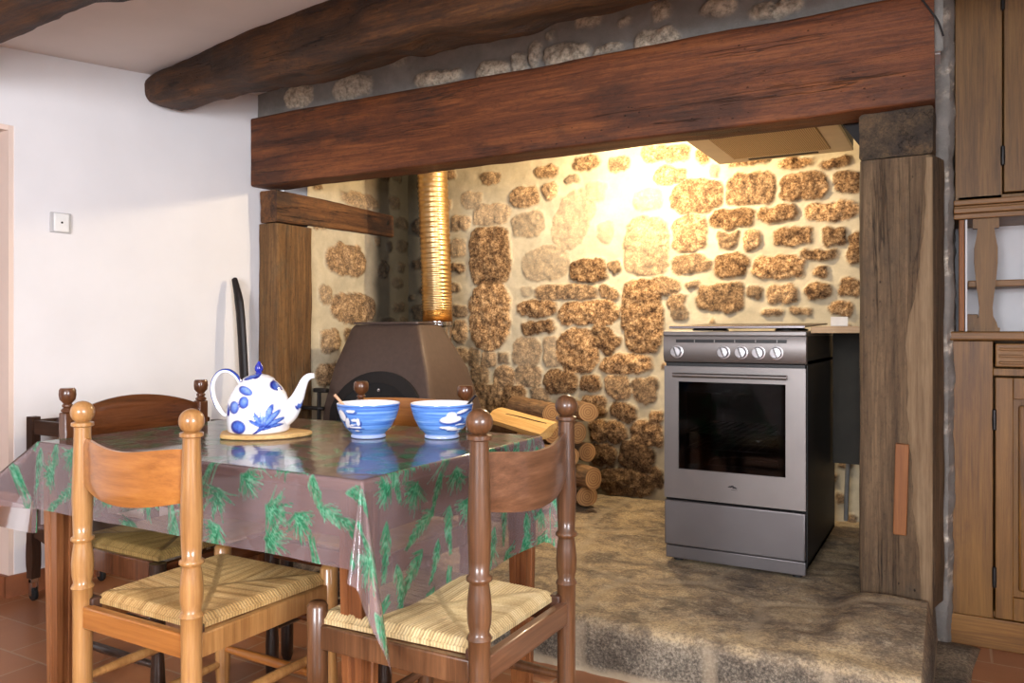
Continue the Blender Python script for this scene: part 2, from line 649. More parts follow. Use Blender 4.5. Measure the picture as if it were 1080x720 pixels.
def prism(bm, poly, z0, z1, M=None):
    lo = [bm.verts.new((x, y, z0)) for x, y in poly]
    hi = [bm.verts.new((x, y, z1)) for x, y in poly]
    n = len(poly)
    for k in range(n):
        bm.faces.new((lo[k], lo[(k + 1) % n], hi[(k + 1) % n], hi[k]))
    bm.faces.new(lo[::-1])
    bm.faces.new(hi)
    if M is not None:
        bmesh.ops.transform(bm, matrix=M, verts=lo + hi)
    return bm


def rrect(w, h, r, n=6, sub=6):
    """rounded rectangle outline, points counter-clockwise, with points along the flats"""
    pts = []
    cs = [(w / 2 - r, h / 2 - r, 0), (-w / 2 + r, h / 2 - r, 90), (-w / 2 + r, -h / 2 + r, 180), (w / 2 - r, -h / 2 + r, 270)]
    arcs = []
    for cx, cy, a0 in cs:
        arcs.append([(cx + r * math.cos(math.radians(a0 + 90 * k / n)), cy + r * math.sin(math.radians(a0 + 90 * k / n))) for k in range(n + 1)])
    for i, a in enumerate(arcs):
        pts += a
        b = arcs[(i + 1) % 4][0]
        e = a[-1]
        for k in range(1, sub):
            pts.append((e[0] + (b[0] - e[0]) * k / sub, e[1] + (b[1] - e[1]) * k / sub))
    return np.array(pts)


def timber(name, mat, path, sec, amp=.006, scale=.12, seed=0, parent=None, step=.03, caps=None, chip=0, ridge=0):
    """hewn timber: path = [(x,y,z,w,h)...]; sec = corner radius. w is across, h is the other way"""
    P = np.array(path, dtype=float)
    L = np.r_[0, np.cumsum(np.linalg.norm(np.diff(P[:, :3], axis=0), axis=1))]
    n = max(4, int(L[-1] / step))
    s = np.linspace(0, L[-1], n)
    Q = np.stack([np.interp(s, L, P[:, k]) for k in range(5)], 1)
    # soften the path
    for _ in range(6):
        Q[1:-1] = .25 * Q[:-2] + .5 * Q[1:-1] + .25 * Q[2:]
    V = []
    m = None
    for i in range(n):
        d = Q[min(i + 1, n - 1), :3] - Q[max(i - 1, 0), :3]
        d = d / np.linalg.norm(d)
        if abs(d[2]) < .8:
            side = np.cross(d, [0, 0, 1.])
            side /= np.linalg.norm(side)
            up = np.cross(side, d)
        else:
            side = np.array([1., 0, 0])
            up = np.cross(d, side)
            up /= np.linalg.norm(up)
            side = np.cross(up, d)
        w, h = Q[i, 3], Q[i, 4]
        R = rrect(w, h, min(sec, min(w, h) * .49), 4, 7)
        m = len(R)
        pts = Q[i, :3] + R[:, :1] * side + R[:, 1:] * up
        out = R / np.maximum(np.linalg.norm(R, axis=1, keepdims=True), 1e-6)
        nz = fbm(pts * [1, 1, 1], scale, 4, seed) * amp
        if ridge:
            q = np.stack([np.full(m, s[i] / 1.2), R[:, 0] / .03, R[:, 1] / .03], 1)
            nz = nz + fbm(q, 1, 2, seed + 9) * ridge
        pts = pts + (out[:, :1] * side + out[:, 1:] * up) * nz[:, None]
        V.append(pts)
    V = np.concatenate(V)
    F = grid_faces(n, m, True)
    c0, c1 = len(V), len(V) + 1
    V = np.vstack([V, V[:m].mean(0), V[-m:].mean(0)])
    for k in range(m):
        F.append((c0, (k + 1) % m, k))
        F.append((c1, (n - 1) * m + k, (n - 1) * m + (k + 1) % m))
    return np_obj(name, V, F, mat, parent, recentre=parent is None, angle=50)


def struct(o):
    o['kind'] = 'structure'
    return o


# ================================================================ THE ROOM
def ceil_z(y, x=-3.2):
    return 2.127 + max(0.0, (y - 1.0)) * .07 + (x + 3.2) * .05


def lw(y):
    return -3.27 + (y - 1.755) * .136


XR = 1.75   # right wall
YF = -2.3   # wall behind the camera

bm = bbox(-5.3, XR + .3, YF - .3, 4.4, -.12, 0)
struct(obj('floor', bm, 'terracotta_tiles', smooth=False))

bm = BM()
ys = [YF - .3, 1.0, 4.4]
lo = [[bm.verts.new((x, y, ceil_z(y, x))) for x in (-5.3, XR + .3)] for y in ys]
hi = [[bm.verts.new((x, y, 2.75)) for x in (-4.2, XR + .3)] for y in ys]
for a in range(2):
    bm.faces.new((lo[a][0], lo[a][1], lo[a + 1][1], lo[a + 1][0]))
    bm.faces.new((hi[a][0], hi[a + 1][0], hi[a + 1][1], hi[a][1]))
    bm.faces.new((lo[a][0], lo[a + 1][0], hi[a + 1][0], hi[a][0]))
    bm.faces.new((lo[a][1], hi[a][1], hi[a + 1][1], lo[a + 1][1]))
bm.faces.new((lo[0][0], hi[0][0], hi[0][1], lo[0][1]))
bm.faces.new((lo[2][0], lo[2][1], hi[2][1], hi[2][0]))
struct(obj('ceiling', bm, 'plaster_ceiling', smooth=False))

# left wall with its doorway
D0, DH = .92, 1.87
bm = BM()
prism(bm, [(lw(1.755), 1.755), (lw(3.0), 3.0), (lw(3.0) - .38, 3.0), (lw(1.755) - .38, 1.755)], 0, 2.5)
prism(bm, [(lw(YF), YF), (lw(D0), D0), (lw(D0) - .38, D0), (lw(YF) - .38, YF)], 0, 2.5)
prism(bm, [(lw(D0), D0), (lw(1.755), 1.755), (lw(1.755) - .38, 1.755), (lw(D0) - .38, D0)], DH, 2.5)
struct(obj('wall_left', bm, 'plaster_white', smooth=False))
# lining of the doorway
bm = BM()
prism(bm, [(lw(1.755) - .004, 1.735), (lw(1.755) - .004, 1.757), (lw(1.755) - .38, 1.757), (lw(1.755) - .38, 1.735)], 0, DH)
prism(bm, [(lw(D0) - .004, D0), (lw(1.755) - .004, 1.755), (lw(1.755) - .38, 1.755), (lw(D0) - .38, D0)], DH - .02, DH + .002)
struct(obj('trim_1', bm, 'plaster_reveal', smooth=False))
bm = BM()
prism(bm, [(lw(1.755) + .0, 1.72), (lw(1.755), 1.736), (lw(1.755) - .38, 1.736), (lw(1.755) - .38, 1.72)], 0, .085)
prism(bm, [(lw(1.72) + .012, 1.72), (lw(2.84) + .012, 2.84), (lw(2.84), 2.84), (lw(1.72), 1.72)], 0, .085)
struct(obj('baseboard_left', bm, 'terracotta_skirting', smooth=False))

# room behind the doorway
bm = bbox(-5.2, -5.1, -.8, 3.0, 0, 2.4)
struct(obj('wall_passage', bm, 'plaster_reveal', smooth=False))

# wall behind the dresser, right wall and wall behind the camera, with window openings
struct(obj('wall_back', bbox(-.02, XR, 3.36, 3.9, 0, 2.5), 'plaster_niche', smooth=False))


def wall_with_window(name, axis, c0, c1, a0, a1, w0, w1, z0, z1):
    bm = BM()

    def b(p, q, r, s):
        if q - p < .001 or s - r < .001:
            return
        if axis == 'x':
            box(bm, c0, c1, p, q, r, s)
        else:
            box(bm, p, q, c0, c1, r, s)
    b(a0, w0, 0, 2.5)
    b(w1, a1, 0, 2.5)
    b(w0, w1, 0, z0)
    b(w0, w1, z1, 2.5)
    return struct(obj(name, bm, 'plaster_white', smooth=False))


WR = (-1.15, .25, .85, 1.95)
WF = (-.9, .5, .85, 1.95)
wall_with_window('wall_right', 'x', XR, XR + .35, YF, 3.5, *WR)
wall_with_window('wall_front', 'y', YF - .35, YF, -3.9, XR + .35, *WF)


def window(n, axis, c, w0, w1, z0, z1):
    e = empty('window_%d' % n, (0, 0, 0))
    struct(e)

    def add(nm, mat, parts):
        bm = BM()
        for p, q, r, s, th in parts:
            if axis == 'x':
                box(bm, c - th, c + th, p, q, r, s, .004, 1)
            else:
                box(bm, p, q, c - th, c + th, r, s, .004, 1)
        o = obj(nm, bm, mat, e)
    m = (w0 + w1) / 2
    fr = [(w0, w0 + .06, z0, z1, .03), (w1 - .06, w1, z0, z1, .03), (w0, w1, z0, z0 + .06, .03), (w0, w1, z1 - .06, z1, .03), (m - .05, m + .05, z0, z1, .032)]
    for k in (1, 2):
        zz = z0 + (z1 - z0) * k / 3
        fr.append((w0, w1, zz - .015, zz + .015, .015))
    add('window_frame', 'white_plastic', fr)
    add('pane', 'window_glass', [(w0 + .05, w1 - .05, z0 + .05, z1 - .05, .002)])


window(1, 'x', XR + .2, *WR)
window(2, 'y', YF - .2, *WF)


# ---------------------------------------------------------------- stone walls
def stone_field(U, Z, stones, seed, H0=.004):
    n = U.size
    P = np.stack([U, Z, np.zeros_like(U)], -1)
    wob = fbm(P, .05, 4, seed, .6) * .022
    wob2 = fbm(P + 5, .05, 4, seed + 3, .6) * .022
    u, z = U + wob, Z + wob2
    mask = np.zeros_like(U)
    tone = np.full_like(U, .5)
    H = fbm(P, .16, 4, seed + 5) * H0 * 1.6
    for (cu, cz, w, h, ang, st, tn, pw, hh) in stones:
        du, dz = u - cu, z - cz
        ca, sa = math.cos(ang), math.sin(ang)
        a = (du * ca + dz * sa) / (w / 2)
        b = (-du * sa + dz * ca) / (h / 2)
        sel = (np.abs(a) < 1.4) & (np.abs(b) < 1.4)
        if not sel.any():
            continue
        r = (np.abs(a) ** pw + np.abs(b) ** pw) ** (1 / pw)
        edge = .010 / min(w, h) * 2
        m = (1 - sstep(1 - edge * .55, 1 + edge * .45, r)) * st
        better = m > mask
        mask = np.where(better, m, mask)
        tone = np.where(better, tn, tone)
        dome = np.clip(1 - r, 0, 1) ** .5
        H = np.maximum(H, m * (hh * (.45 + .75 * dome)) + H * (1 - m))
    rough = fbm(P, .024, 4, seed + 7, .7) * .017 + fbm(P, .06, 2, seed + 8) * .008
    H = H + mask * rough + (1 - mask) * fbm(P, .03, 3, seed + 11) * .0022
    return H, mask, tone


def fill_random(stones, U0, U1, Z0, Z1, rnd, hmin=.05, hmax=.12, wmax=.26, tries=900, gap=.022, avoid=None):
    for _ in range(tries):
        h = rnd.uniform(hmin, hmax)
        w = h * rnd.uniform(.9, 2.0)
        w = min(w, wmax)
        cu, cz = rnd.uniform(U0 + w / 2, U1 - w / 2), rnd.uniform(Z0 + h / 2, Z1 - h / 2)
        if avoid and avoid(cu, cz):
            continue
        ok = True
        for s in stones:
            if abs(cu - s[0]) < (w + s[2]) / 2 + gap and abs(cz - s[1]) < (h + s[3]) / 2 + gap:
                ok = False
                break
        if ok:
            stones.append((cu, cz, w, h, rnd.uniform(-.12, .12), rnd.uniform(.8, 1), rnd.uniform(.25, .75), rnd.uniform(2.4, 3.6), rnd.uniform(.012, .024)))


# back wall of the fireplace, stones as they sit in the masonry (cx,cy,w,h,tilt,strength) measured off the photo
BACK = [(554, 207, 27, 19, 0, .9), (581, 200, 14, 16, .3, .8), (605, 189, 12, 8, 0, .7), (576, 181, 22, 12, 0, .9), (619, 172, 28, 14, 0, .9),
        (518, 188, 21, 14, 0, .8), (628, 202, 20, 18, 0, .35), (557, 236, 30, 24, .1, .6), (604, 232, 34, 58, -.5, .45), (498, 211, 20, 16, 0, .5),
        (518, 226, 35, 20, 0, .6), (486, 235, 18, 16, 0, .7), (517, 270, 38, 56, .06, 1), (484, 261, 14, 18, 0, .6), (576, 278, 44, 32, .1, .5),
        (621, 285, 35, 23, 0, 1), (649, 282, 11, 14, .4, .9), (597, 308, 58, 15, 0, .9), (642, 308, 19, 14, -.4, .95), (557, 307, 12, 9, 0, .4),
        (682, 259, 42, 55, 0, .7), (684, 210, 27, 22, 0, .5), (639, 244, 17, 22, 0, .4), (702, 185, 20, 20, 0, .9), (690, 162, 22, 16, 0, .9),
        (702, 301, 27, 17, -.3, .9), (717, 328, 14, 22, 0, .8), (517, 333, 38, 66, 0, 1), (486, 328, 16, 12, 0, .8), (486, 350, 15, 22, 0, .8),
        (486, 375, 16, 16, 0, .8), (501, 377, 12, 18, 0, .8), (516, 379, 13, 16, 0, .8), (531, 378, 12, 12, 0, .8), (567, 325, 38, 17, 0, 1),
        (622, 330, 58, 24, .03, 1), (568, 345, 32, 14, .1, 1), (555, 370, 26, 28, 0, .7), (582, 372, 16, 30, .15, .6), (610, 370, 38, 42, 0, 1),
        (638, 358, 28, 24, -.6, 1), (678, 333, 38, 70, 0, 1), (660, 384, 48, 20, .08, 1), (532, 398, 20, 22, 0, .9), (507, 395, 17, 20, 0, .8),
        (485, 396, 16, 20, 0, .8), (558, 397, 26, 22, 0, .8), (592, 403, 30, 23, 0, 1), (623, 404, 20, 16, 0, 1), (652, 408, 24, 22, 0, .9),
        (680, 411, 25, 25, 0, .9), (513, 422, 32, 32, 0, .9), (542, 420, 22, 26, 0, 1), (570, 416, 20, 16, 0, .8), (600, 428, 20, 16, 0, .8),
        (627, 428, 24, 20, 0, 1), (658, 433, 24, 18, -.3, 1), (692, 440, 14, 14, 0, 1), (642, 454, 36, 22, 0, 1), (683, 457, 32, 26, 0, 1),
        (672, 482, 34, 28, -.3, 1), (637, 479, 24, 22, 0, 1), (660, 508, 52, 28, 0, 1), (694, 503, 14, 20, 0, 1), (615, 505, 30, 26, 0, 1),
        (522, 449, 24, 20, 0, .9), (492, 440, 26, 30, 0, .8), (714, 162, 24, 16, 0, .9), (741, 165, 9, 19, .2, 1), (717, 185, 14, 14, 0, .9),
        (735, 207, 50, 32, 0, .95), (754, 180, 9, 12, 0, .6), (792, 199, 46, 32, 0, .95), (847, 196, 45, 28, .05, 1), (894, 193, 26, 22, 0, 1),
        (772, 231, 43, 19, 0, 1), (819, 225, 38, 16, .05, 1), (878, 222, 52, 19, 0, 1), (728, 246, 32, 36, 0, .9), (768, 253, 20, 16, 0, .9),
        (793, 253, 16, 19, 0, .9), (836, 249, 36, 19, 0, 1), (880, 249, 25, 19, .1, 1), (903, 262, 16, 30, 0, 1), (729, 279, 38, 19, 0, .9),
        (771, 280, 32, 24, 0, 1), (821, 282, 48, 22, -.05, 1), (864, 269, 36, 11, 0, 1), (708, 300, 0, 0, 0, 0), (730, 301, 14, 8, 0, .8),
        (867, 287, 15, 11, 0, 1), (760, 314, 46, 28, 0, .95), (715, 319, 16, 15, 0, .9), (796, 308, 14, 12, 0, .9), (825, 311, 30, 19, 0, .9),
        (864, 307, 24, 17, 0, 1), (896, 303, 22, 19, 0, 1), (814, 329, 18, 9, 0, .9), (845, 328, 21, 9, 0, .9), (887, 326, 22, 13, 0, 1),
        (788, 168, 40, 12, 0, 1), (840, 171, 34, 10, 0, 1), (880, 172, 28, 12, 0, 1)]
YB = 3.98
XL = -3.0
rnd = random.Random(5)
st = []
for (px, py, w, h, an, s) in BACK:
    if not w:
        continue
    cu, cz = on_y(px, py, YB)
    u0, _ = on_y(px - w / 2, py, YB)
    u1, z0 = on_y(px + w / 2, py + h / 2, YB)
    _, z1 = on_y(px, py - h / 2, YB)
    _, z0 = on_y(px, py + h / 2, YB)
    hz = z1 - z0
    low = max(0, min(1, (1.05 - cz) / .7))  # lower stones toned darker, weaker lamp light put into their colour
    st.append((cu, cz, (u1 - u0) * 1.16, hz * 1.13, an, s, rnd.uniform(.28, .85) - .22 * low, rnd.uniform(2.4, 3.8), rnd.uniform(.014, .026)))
fill_random(st, XL, -.2, .1, 2.2, rnd)
fill_random(st, XL, -.2, .1, 1.3, rnd, .03, .06, .1, 900, .012)
U, Z = np.meshgrid(np.arange(XL, -.19, .0075), np.arange(.1, 2.25, .0075), indexing='ij')
H, mk, tn = stone_field(U, Z, st, 21)
V = np.stack([U, YB - H, Z], -1).reshape(-1, 3)
dark_noise = fbm(np.stack([U, Z, Z * 0], -1), .35, 4, 4)
darkening = sstep(-2.66, -2.98, U + .08 * dark_noise) * .9  # wall colour gets darker towards the left corner
darkening = np.maximum(darkening, .55 * sstep(.78, .25, Z + .25 * dark_noise) * sstep(-2.3, -1.9, U) * sstep(-.5, -.9, U))  # fall-off of the lamp light painted as shade low on the wall
C3 = np.stack([mk, tn, darkening], -1).reshape(-1, 3)
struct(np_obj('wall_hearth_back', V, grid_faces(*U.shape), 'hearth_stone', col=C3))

# left side of the fireplace
st = []
for (px, py, w, h, s) in [(365, 274, 42, 34, .9), (372, 325, 48, 34, .9), (343, 311, 14, 20, .7), (347, 360, 22, 26, .8), (372, 232, 40, 12, .6), (345, 395, 26, 24, .9), (380, 212, 40, 16, .7)]:
    cu, cz = on_x(px, py, XL)
    u0, _ = on_x(px - w / 2, py, XL)
    u1, _ = on_x(px + w / 2, py, XL)
    _, z1 = on_x(px, py - h / 2, XL)
    _, z0 = on_x(px, py + h / 2, XL)
    st.append((cu, cz, u1 - u0, z1 - z0, 0, s, .6, 2.8, .018))
fill_random(st, 3.12, YB, .1, 2.2, rnd)
U, Z = np.meshgrid(np.arange(3.10, YB + .01, .0085), np.arange(.1, 2.25, .0085), indexing='ij')
H, mk, tn = stone_field(U, Z, st, 33)
V = np.stack([XL + H, U, Z], -1).reshape(-1, 3)
darkening = sstep(3.58, 3.72, U + .05 * fbm(np.stack([U, Z, Z * 0], -1), .25, 3, 4)) * .92  # wall colour gets darker towards the back corner
C3 = np.stack([mk, tn, darkening], -1).reshape(-1, 3)
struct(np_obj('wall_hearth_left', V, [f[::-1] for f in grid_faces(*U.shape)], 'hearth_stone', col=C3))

# masonry over the mantel
st = []
YC = 2.87
for (px, py, w, h, an, s) in [(317, 102, 28, 24, .2, 1), (372, 92, 40, 24, .2, .8), (462, 82, 50, 16, .35, 1), (520, 75, 36, 22, .2, 1), (548, 67, 15, 27, 0, .8), (564, 58, 14, 32, 0, .7),
                              (598, 58, 50, 24, .2, 1), (643, 52, 30, 12, .1, 1), (693, 43, 48, 26, .2, 1), (620, 23, 30, 16, 0, .9), (698, 13, 22, 22, 0, .9), (658, 23, 16, 10, 0, .8),
                              (582, 37, 10, 10, 0, .7), (757, 8, 38, 20, .2, 1), (820, 10, 54, 18, .2, 1), (420, 62, 20, 16, 0, .4)]:
    cu, cz = on_y(px, py, YC)
    u0, _ = on_y(px - w / 2, py, YC)
    u1, _ = on_y(px + w / 2, py, YC)
    _, z1 = on_y(px, py - h / 2, YC)
    _, z0 = on_y(px, py + h / 2, YC)
    st.append((cu, cz, u1 - u0, z1 - z0, 0 if an == 0 else -.02, s, rnd.uniform(.6, .9), 2.5, .02))
U, Z = np.meshgrid(np.arange(-3.16, -.04, .0085), np.arange(1.95, 2.47, .0085), indexing='ij')
H, mk, tn = stone_field(U, Z, st, 43, .008)
V = np.stack([U, YC - H * 1.2, Z], -1).reshape(-1, 3)
C3 = np.stack([mk * .8, tn, mk * 0], -1).reshape(-1, 3)
struct(np_obj('wall_chimney', V, grid_faces(*U.shape), 'chimney_stone', col=C3))
# core of the masonry behind that face, and the flue top
struct(obj('wall_chimney_core', bbox(-3.14, -.05, 2.90, 3.06, 1.95, 2.5), 'plaster_niche', smooth=False))
struct(obj('wall_hearth_backing', bbox(-3.2, .0, 4.03, 4.3, 0, 2.4), 'plaster_niche', smooth=False))
struct(obj('wall_hearth_backing_left', bbox(-3.2, -3.03, 3.13, 4.03, 0, 2.35), 'plaster_niche', smooth=False))

# right flank of the fireplace: rough plastered masonry
U, Z = np.meshgrid(np.linspace(0, 1, 120), np.arange(0, 2.47, .009), indexing='ij')
path = np.array([(-.19, 4.02), (-.19, 3.03), (-.10, 3.02), (-.030, 3.015), (-.012, 3.05), (-.012, 3.40)])
Ls = np.r_[0, np.cumsum(np.linalg.norm(np.diff(path, axis=0), axis=1))]
S = U * Ls[-1]
X = np.interp(S, Ls, path[:, 0])
Y = np.interp(S, Ls, path[:, 1])
P = np.stack([X, Y, Z], -1)
nz = fbm(P, .10, 5, 3, .6) * .022
X = X + nz * .6
Y = Y - nz
V = np.stack([X, Y, Z], -1).reshape(-1, 3)
mk = sstep(.0, .45, fbm(P, .045, 5, 8, .65))
C3 = np.stack([mk, .3 + .6 * mk, mk * 0], -1).reshape(-1, 3)
struct(np_obj('wall_hearth_right', V, grid_faces(*U.shape), 'breast_plaster', col=C3))

# ---------------------------------------------------------------- raised granite hearth
HX0, HX1, HY0, HY1, HZ = -3.12, -.07, 2.225, 4.0, .167
r = .035
prof = [(HY0 - .0, z) for z in np.arange(-.01, HZ - r, .014)]
prof += [(HY0 + r - r * math.cos(a), HZ - r + r * math.sin(a)) for a in np.linspace(0, PI / 2, 6)]
prof += [(y, HZ) for y in np.arange(HY0 + r + .014, HY1, .014)]
prof = np.array(prof)
xs = np.arange(HX0, HX1 + .001, .014)
xs = np.r_[xs, HX1 + np.array([.0, .0, .0]), ]
npf = len(prof)
X, K = np.meshgrid(xs, np.arange(npf), indexing='ij')
Y = prof[K, 0]
Z = prof[K, 1].copy()
# last columns fold down to make the right end
for q, dz in ((1, .05), (2, .11), (3, .2)):
    Z[-4 + q] = np.maximum(np.minimum(Z[-4 + q], HZ - dz), -.01)
    X[-4 + q] += .004 * q
rc = sstep(HX1 - .10, HX1, X)
Y = Y + rc * (Y < HY0 + .15) * .03
P = np.stack([X, Y, Z], -1)
top = sstep(HZ - .03, HZ - .004, Z + 0)
face = 1 - top
# joints
joint = np.zeros_like(X)
PX = X + .03 * fbm(P, .2, 3, 2)
for jx in (-2.55, -2.05, -1.45, -1.03, -.60, -.30):
    joint = np.maximum(joint, face * (1 - sstep(.008, .028, np.abs(PX - jx))))
slabs = [(-2.7, 2.5), (-2.0, 2.45), (-1.35, 2.4), (-.75, 2.38), (-.28, 2.42), (-2.4, 3.1), (-1.65, 2.85), (-1.0, 3.0), (-.45, 2.95), (-1.9, 3.6), (-1.1, 3.6), (-.4, 3.6), (-2.7, 3.7)]
D = np.stack([np.hypot((PX - a) * .9, Y + .04 * fbm(P + 3, .2, 3, 4) - b) for a, b in slabs], -1)
D.sort(-1)
edge = D[..., 1] - D[..., 0]
joint = np.maximum(joint, top * (1 - sstep(.012, .05, edge)) * (Y > HY0 + .05) * .8)
n1 = fbm(P, .3, 4, 6)
n2 = fbm(P, .04, 4, 12)
up = n1 * .014 + n2 * .005 - joint * .004
Z = Z + top * up
Z = Z + top * .030 * sstep(-.36, -.26, X) * sstep(2.30, 2.50, Y) * sstep(2.90, 2.80, Y)
Y = Y - face * (n2 * .010 + fbm(P, .12, 2, 5) * .010 - joint * .004)
V = np.stack([X, Y, Z], -1).reshape(-1, 3)
C3 = np.stack([np.clip(top + .35 * sstep(HZ - .07, HZ, Z) + .25 * n1, 0, 1), np.maximum(joint * .55, face * (1 - sstep(.008, .035, Z + .02 * n2))), top * 0], -1).reshape(-1, 3)
struct(np_obj('floor_hearth', V, [f[::-1] for f in grid_faces(*X.shape)], 'granite', col=C3))

# weathered stone let into the floor at the foot of the post
U, W = np.meshgrid(np.linspace(0, 1, 30), np.linspace(0, 1, 60), indexing='ij')
X = -.075 + U * (.13 + .02 * np.sin(W * 7))
Y = 2.0 + W * 1.05
P = np.stack([X, Y, U * 0], -1)
Z = .018 * np.minimum(1, np.minimum(U, 1 - U) * 8) * np.minimum(1, np.minimum(W, 1 - W) * 12) + .005 * fbm(P, .05, 3, 3) + .002
V = np.stack([X, Y, Z], -1).reshape(-1, 3)
C3 = np.stack([U * 0 + .3, U * 0, U * 0], -1).reshape(-1, 3)
struct(np_obj('floor_threshold', V, [f[::-1] for f in grid_faces(*U.shape)], 'granite', col=C3))

# ================================================================ TIMBERS
bx = []
for i in range(14):
    f = i / 13
    x = -3.115 + f * 3.05
    bx.append((x, 2.898 + .006 * math.sin(f * 6), 1.955 + .005 * math.sin(f * 5 + 1), .155, .345 + .004 * math.sin(f * 9)))
o = timber('mantel_beam', 'mantel_oak', bx, .012, .007, .25, 3, ridge=.0025, step=.02)
tag(o, 'massive reddish oak mantel beam spanning the top of the fireplace', 'beam')

cb = [(-3.19, 2.36, 2.155, .16, .12), (-3.12, 2.35, 2.145, .19, .16), (-2.95, 2.34, 2.145, .2, .17)]
for x, y, bot, w in ((-2.6, 2.33, 2.075, .2), (-2.3, 2.31, 2.065, .21), (-2.05, 2.29, 2.045, .22), (-1.8, 2.27, 2.055, .21), (-1.4, 2.25, 2.05, .22), (-1.0, 2.23, 2.035, .22), (-.7, 2.21, 2.045, .22), (.2, 2.16, 2.05, .22), (XR, 2.1, 2.05, .22)):
    top = ceil_z(y, x) + .02
    cb.append((x, y, (top + bot) / 2, w, top - bot))
o = timber('ceiling_beam', 'ceiling_oak', cb, .045, .03, .22, 8, ridge=.006)
tag(o, 'knotted dark ceiling beam running above the mantel, its chamfered end in the white wall', 'beam')
o = timber('ceiling_beam', 'ceiling_oak', [(-3.38, 1.35, 2.07, .19, .16), (-2, 1.32, 2.105, .19, .24), (0, 1.28, 2.155, .19, .32), (XR, 1.25, 2.20, .2, .40)], .045, .024, .2, 18, ridge=.006)
tag(o, 'dark ceiling beam cut off by the top left corner of the view', 'beam')

# posts
def post(name, poly, z0, z1, mat, seed, label, cat):
    P = np.array(poly)
    pts = []
    for a in range(len(P)):
        b = (a + 1) % len(P)
        n = max(2, int(np.linalg.norm(P[b] - P[a]) / .012))
        for k in range(n):
            pts.append(P[a] + (P[b] - P[a]) * k / n)
    pts = np.array(pts)
    for _ in range(2):
        pts = .25 * np.roll(pts, 1, 0) + .5 * pts + .25 * np.roll(pts, -1, 0)
    c = pts.mean(0)
    out = (pts - c) / np.linalg.norm(pts - c, axis=1, keepdims=True)
    zs = np.arange(z0, z1 + .001, .02)
    m = len(pts)
    V = []
    for z in zs:
        q = np.column_stack([pts, np.full(m, z)])
        nz = fbm(q, .15, 4, seed) * .006 + fbm(q / [1, 1, 12], .02, 2, seed + 3) * .0025
        q[:, :2] += out * nz[:, None]
        V.append(q)
    V = np.concatenate(V)
    n = len(zs)
    F = grid_faces(n, m, True)
    V = np.vstack([V, V[:m].mean(0), V[-m:].mean(0)])
    for k in range(m):
        F.append((n * m, (k + 1) % m, k))
        F.append((n * m + 1, (n - 1) * m + k, (n - 1) * m + (k + 1) % m))
    return tag(np_obj(name, V, F, mat, recentre=True, angle=50), label, cat)


post('hearth_post', [(-.287, 2.86), (-.070, 2.86), (-.036, 2.995), (-.285, 2.995)], .16, 1.622, 'post_oak', 5,
     'wide grey brown oak post at the right of the fireplace, beside the range', 'post')
post('hearth_post', [(-3.115, 2.865), (-2.985, 2.865), (-2.98, 3.12), (-3.10, 3.12)], .16, 1.60, 'post_left_oak', 9,
     'weathered oak post against the white wall at the left of the fireplace', 'post')
o = timber('corbel_beam', 'charred_oak', [(-.178, 2.868, 1.701, .222, .156), (-.17, 3.0, 1.70, .23, .155), (-.215, 3.2, 1.70, .17, .15), (-.215, 3.94, 1.70, .17, .15)], .012, .006, .12, 5, ridge=.002)
tag(o, 'short charred beam end resting on the right post under the mantel', 'beam')
o = timber('corbel_beam', 'corbel_oak', [(-3.04, 2.868, 1.685, .12, .16), (-3.035, 3.1, 1.69, .12, .155), (-3.035, 3.8, 1.69, .12, .13)], .012, .006, .12, 15, ridge=.002)
tag(o, 'short brown beam running back from the left post along the side wall', 'beam')
# pale sapwood strip down the post's right edge
PR = [o for o in COL.objects if o.name == 'hearth_post'][0]
q = [(977, 166), (974, 230), (972, 268), (964, 310), (957, 345), (956, 400), (959, 470), (966, 560), (974, 640), (977, 655)]
lf = [on_y(a, b, 2.856) for a, b in q]
zs_ = np.linspace(lf[-1][1], lf[0][1], 60)
xl_ = np.interp(zs_, [p[1] for p in lf][::-1], [p[0] for p in lf][::-1])
V = []
for z, x in zip(zs_, xl_):
    j = .003 * math.sin(z * 23) + .002 * math.sin(z * 61)
    x = min(x + j, -.078)
    for f in (0, .15, .5, .85, 1):
        V.append((x + (-.070 - x) * f - PR.location.x, 2.856 - (.0015 if 0 < f < 1 else -.004) - .001 * math.sin(z * 40) - PR.location.y, z - PR.location.z))
o = np_obj('pale_sapwood', V, [f[::-1] for f in grid_faces(60, 5)], 'pale_strip', PR)
o['label'] = 'pale sapwood strip along the right edge'
# batten
u0, z1 = on_y(941, 468, 2.83)
u1, z0 = on_y(956, 566, 2.83)
bm = BM()
box(bm, -.02, .02, -.009, .009, 0, z1 - z0, .003)
o = obj('batten', bm, 'batten_pine', loc=((u0 + u1) / 2, 2.853, z0), rot=(0, math.radians(1.5), 0))
tag(o, 'small orange brown wooden batten fixed upright on the right post', 'batten')
# cable
pts = [(*on_y(968, -6, 2.80), 2.80), (*on_y(979, 8, 2.80), 2.80), (*on_y(989, 22, 2.81), 2.81), (*on_y(995, 38, 2.83), 2.83)]
bm = BM()
tube(bm, smooth_path([(a, c, b) for a, b, c in pts]), .003, 8)
o = obj('electric_cable', bm, 'black_rubber', recentre=True)
tag(o, 'thin black cable hanging over the top right end of the mantel beam', 'cable')

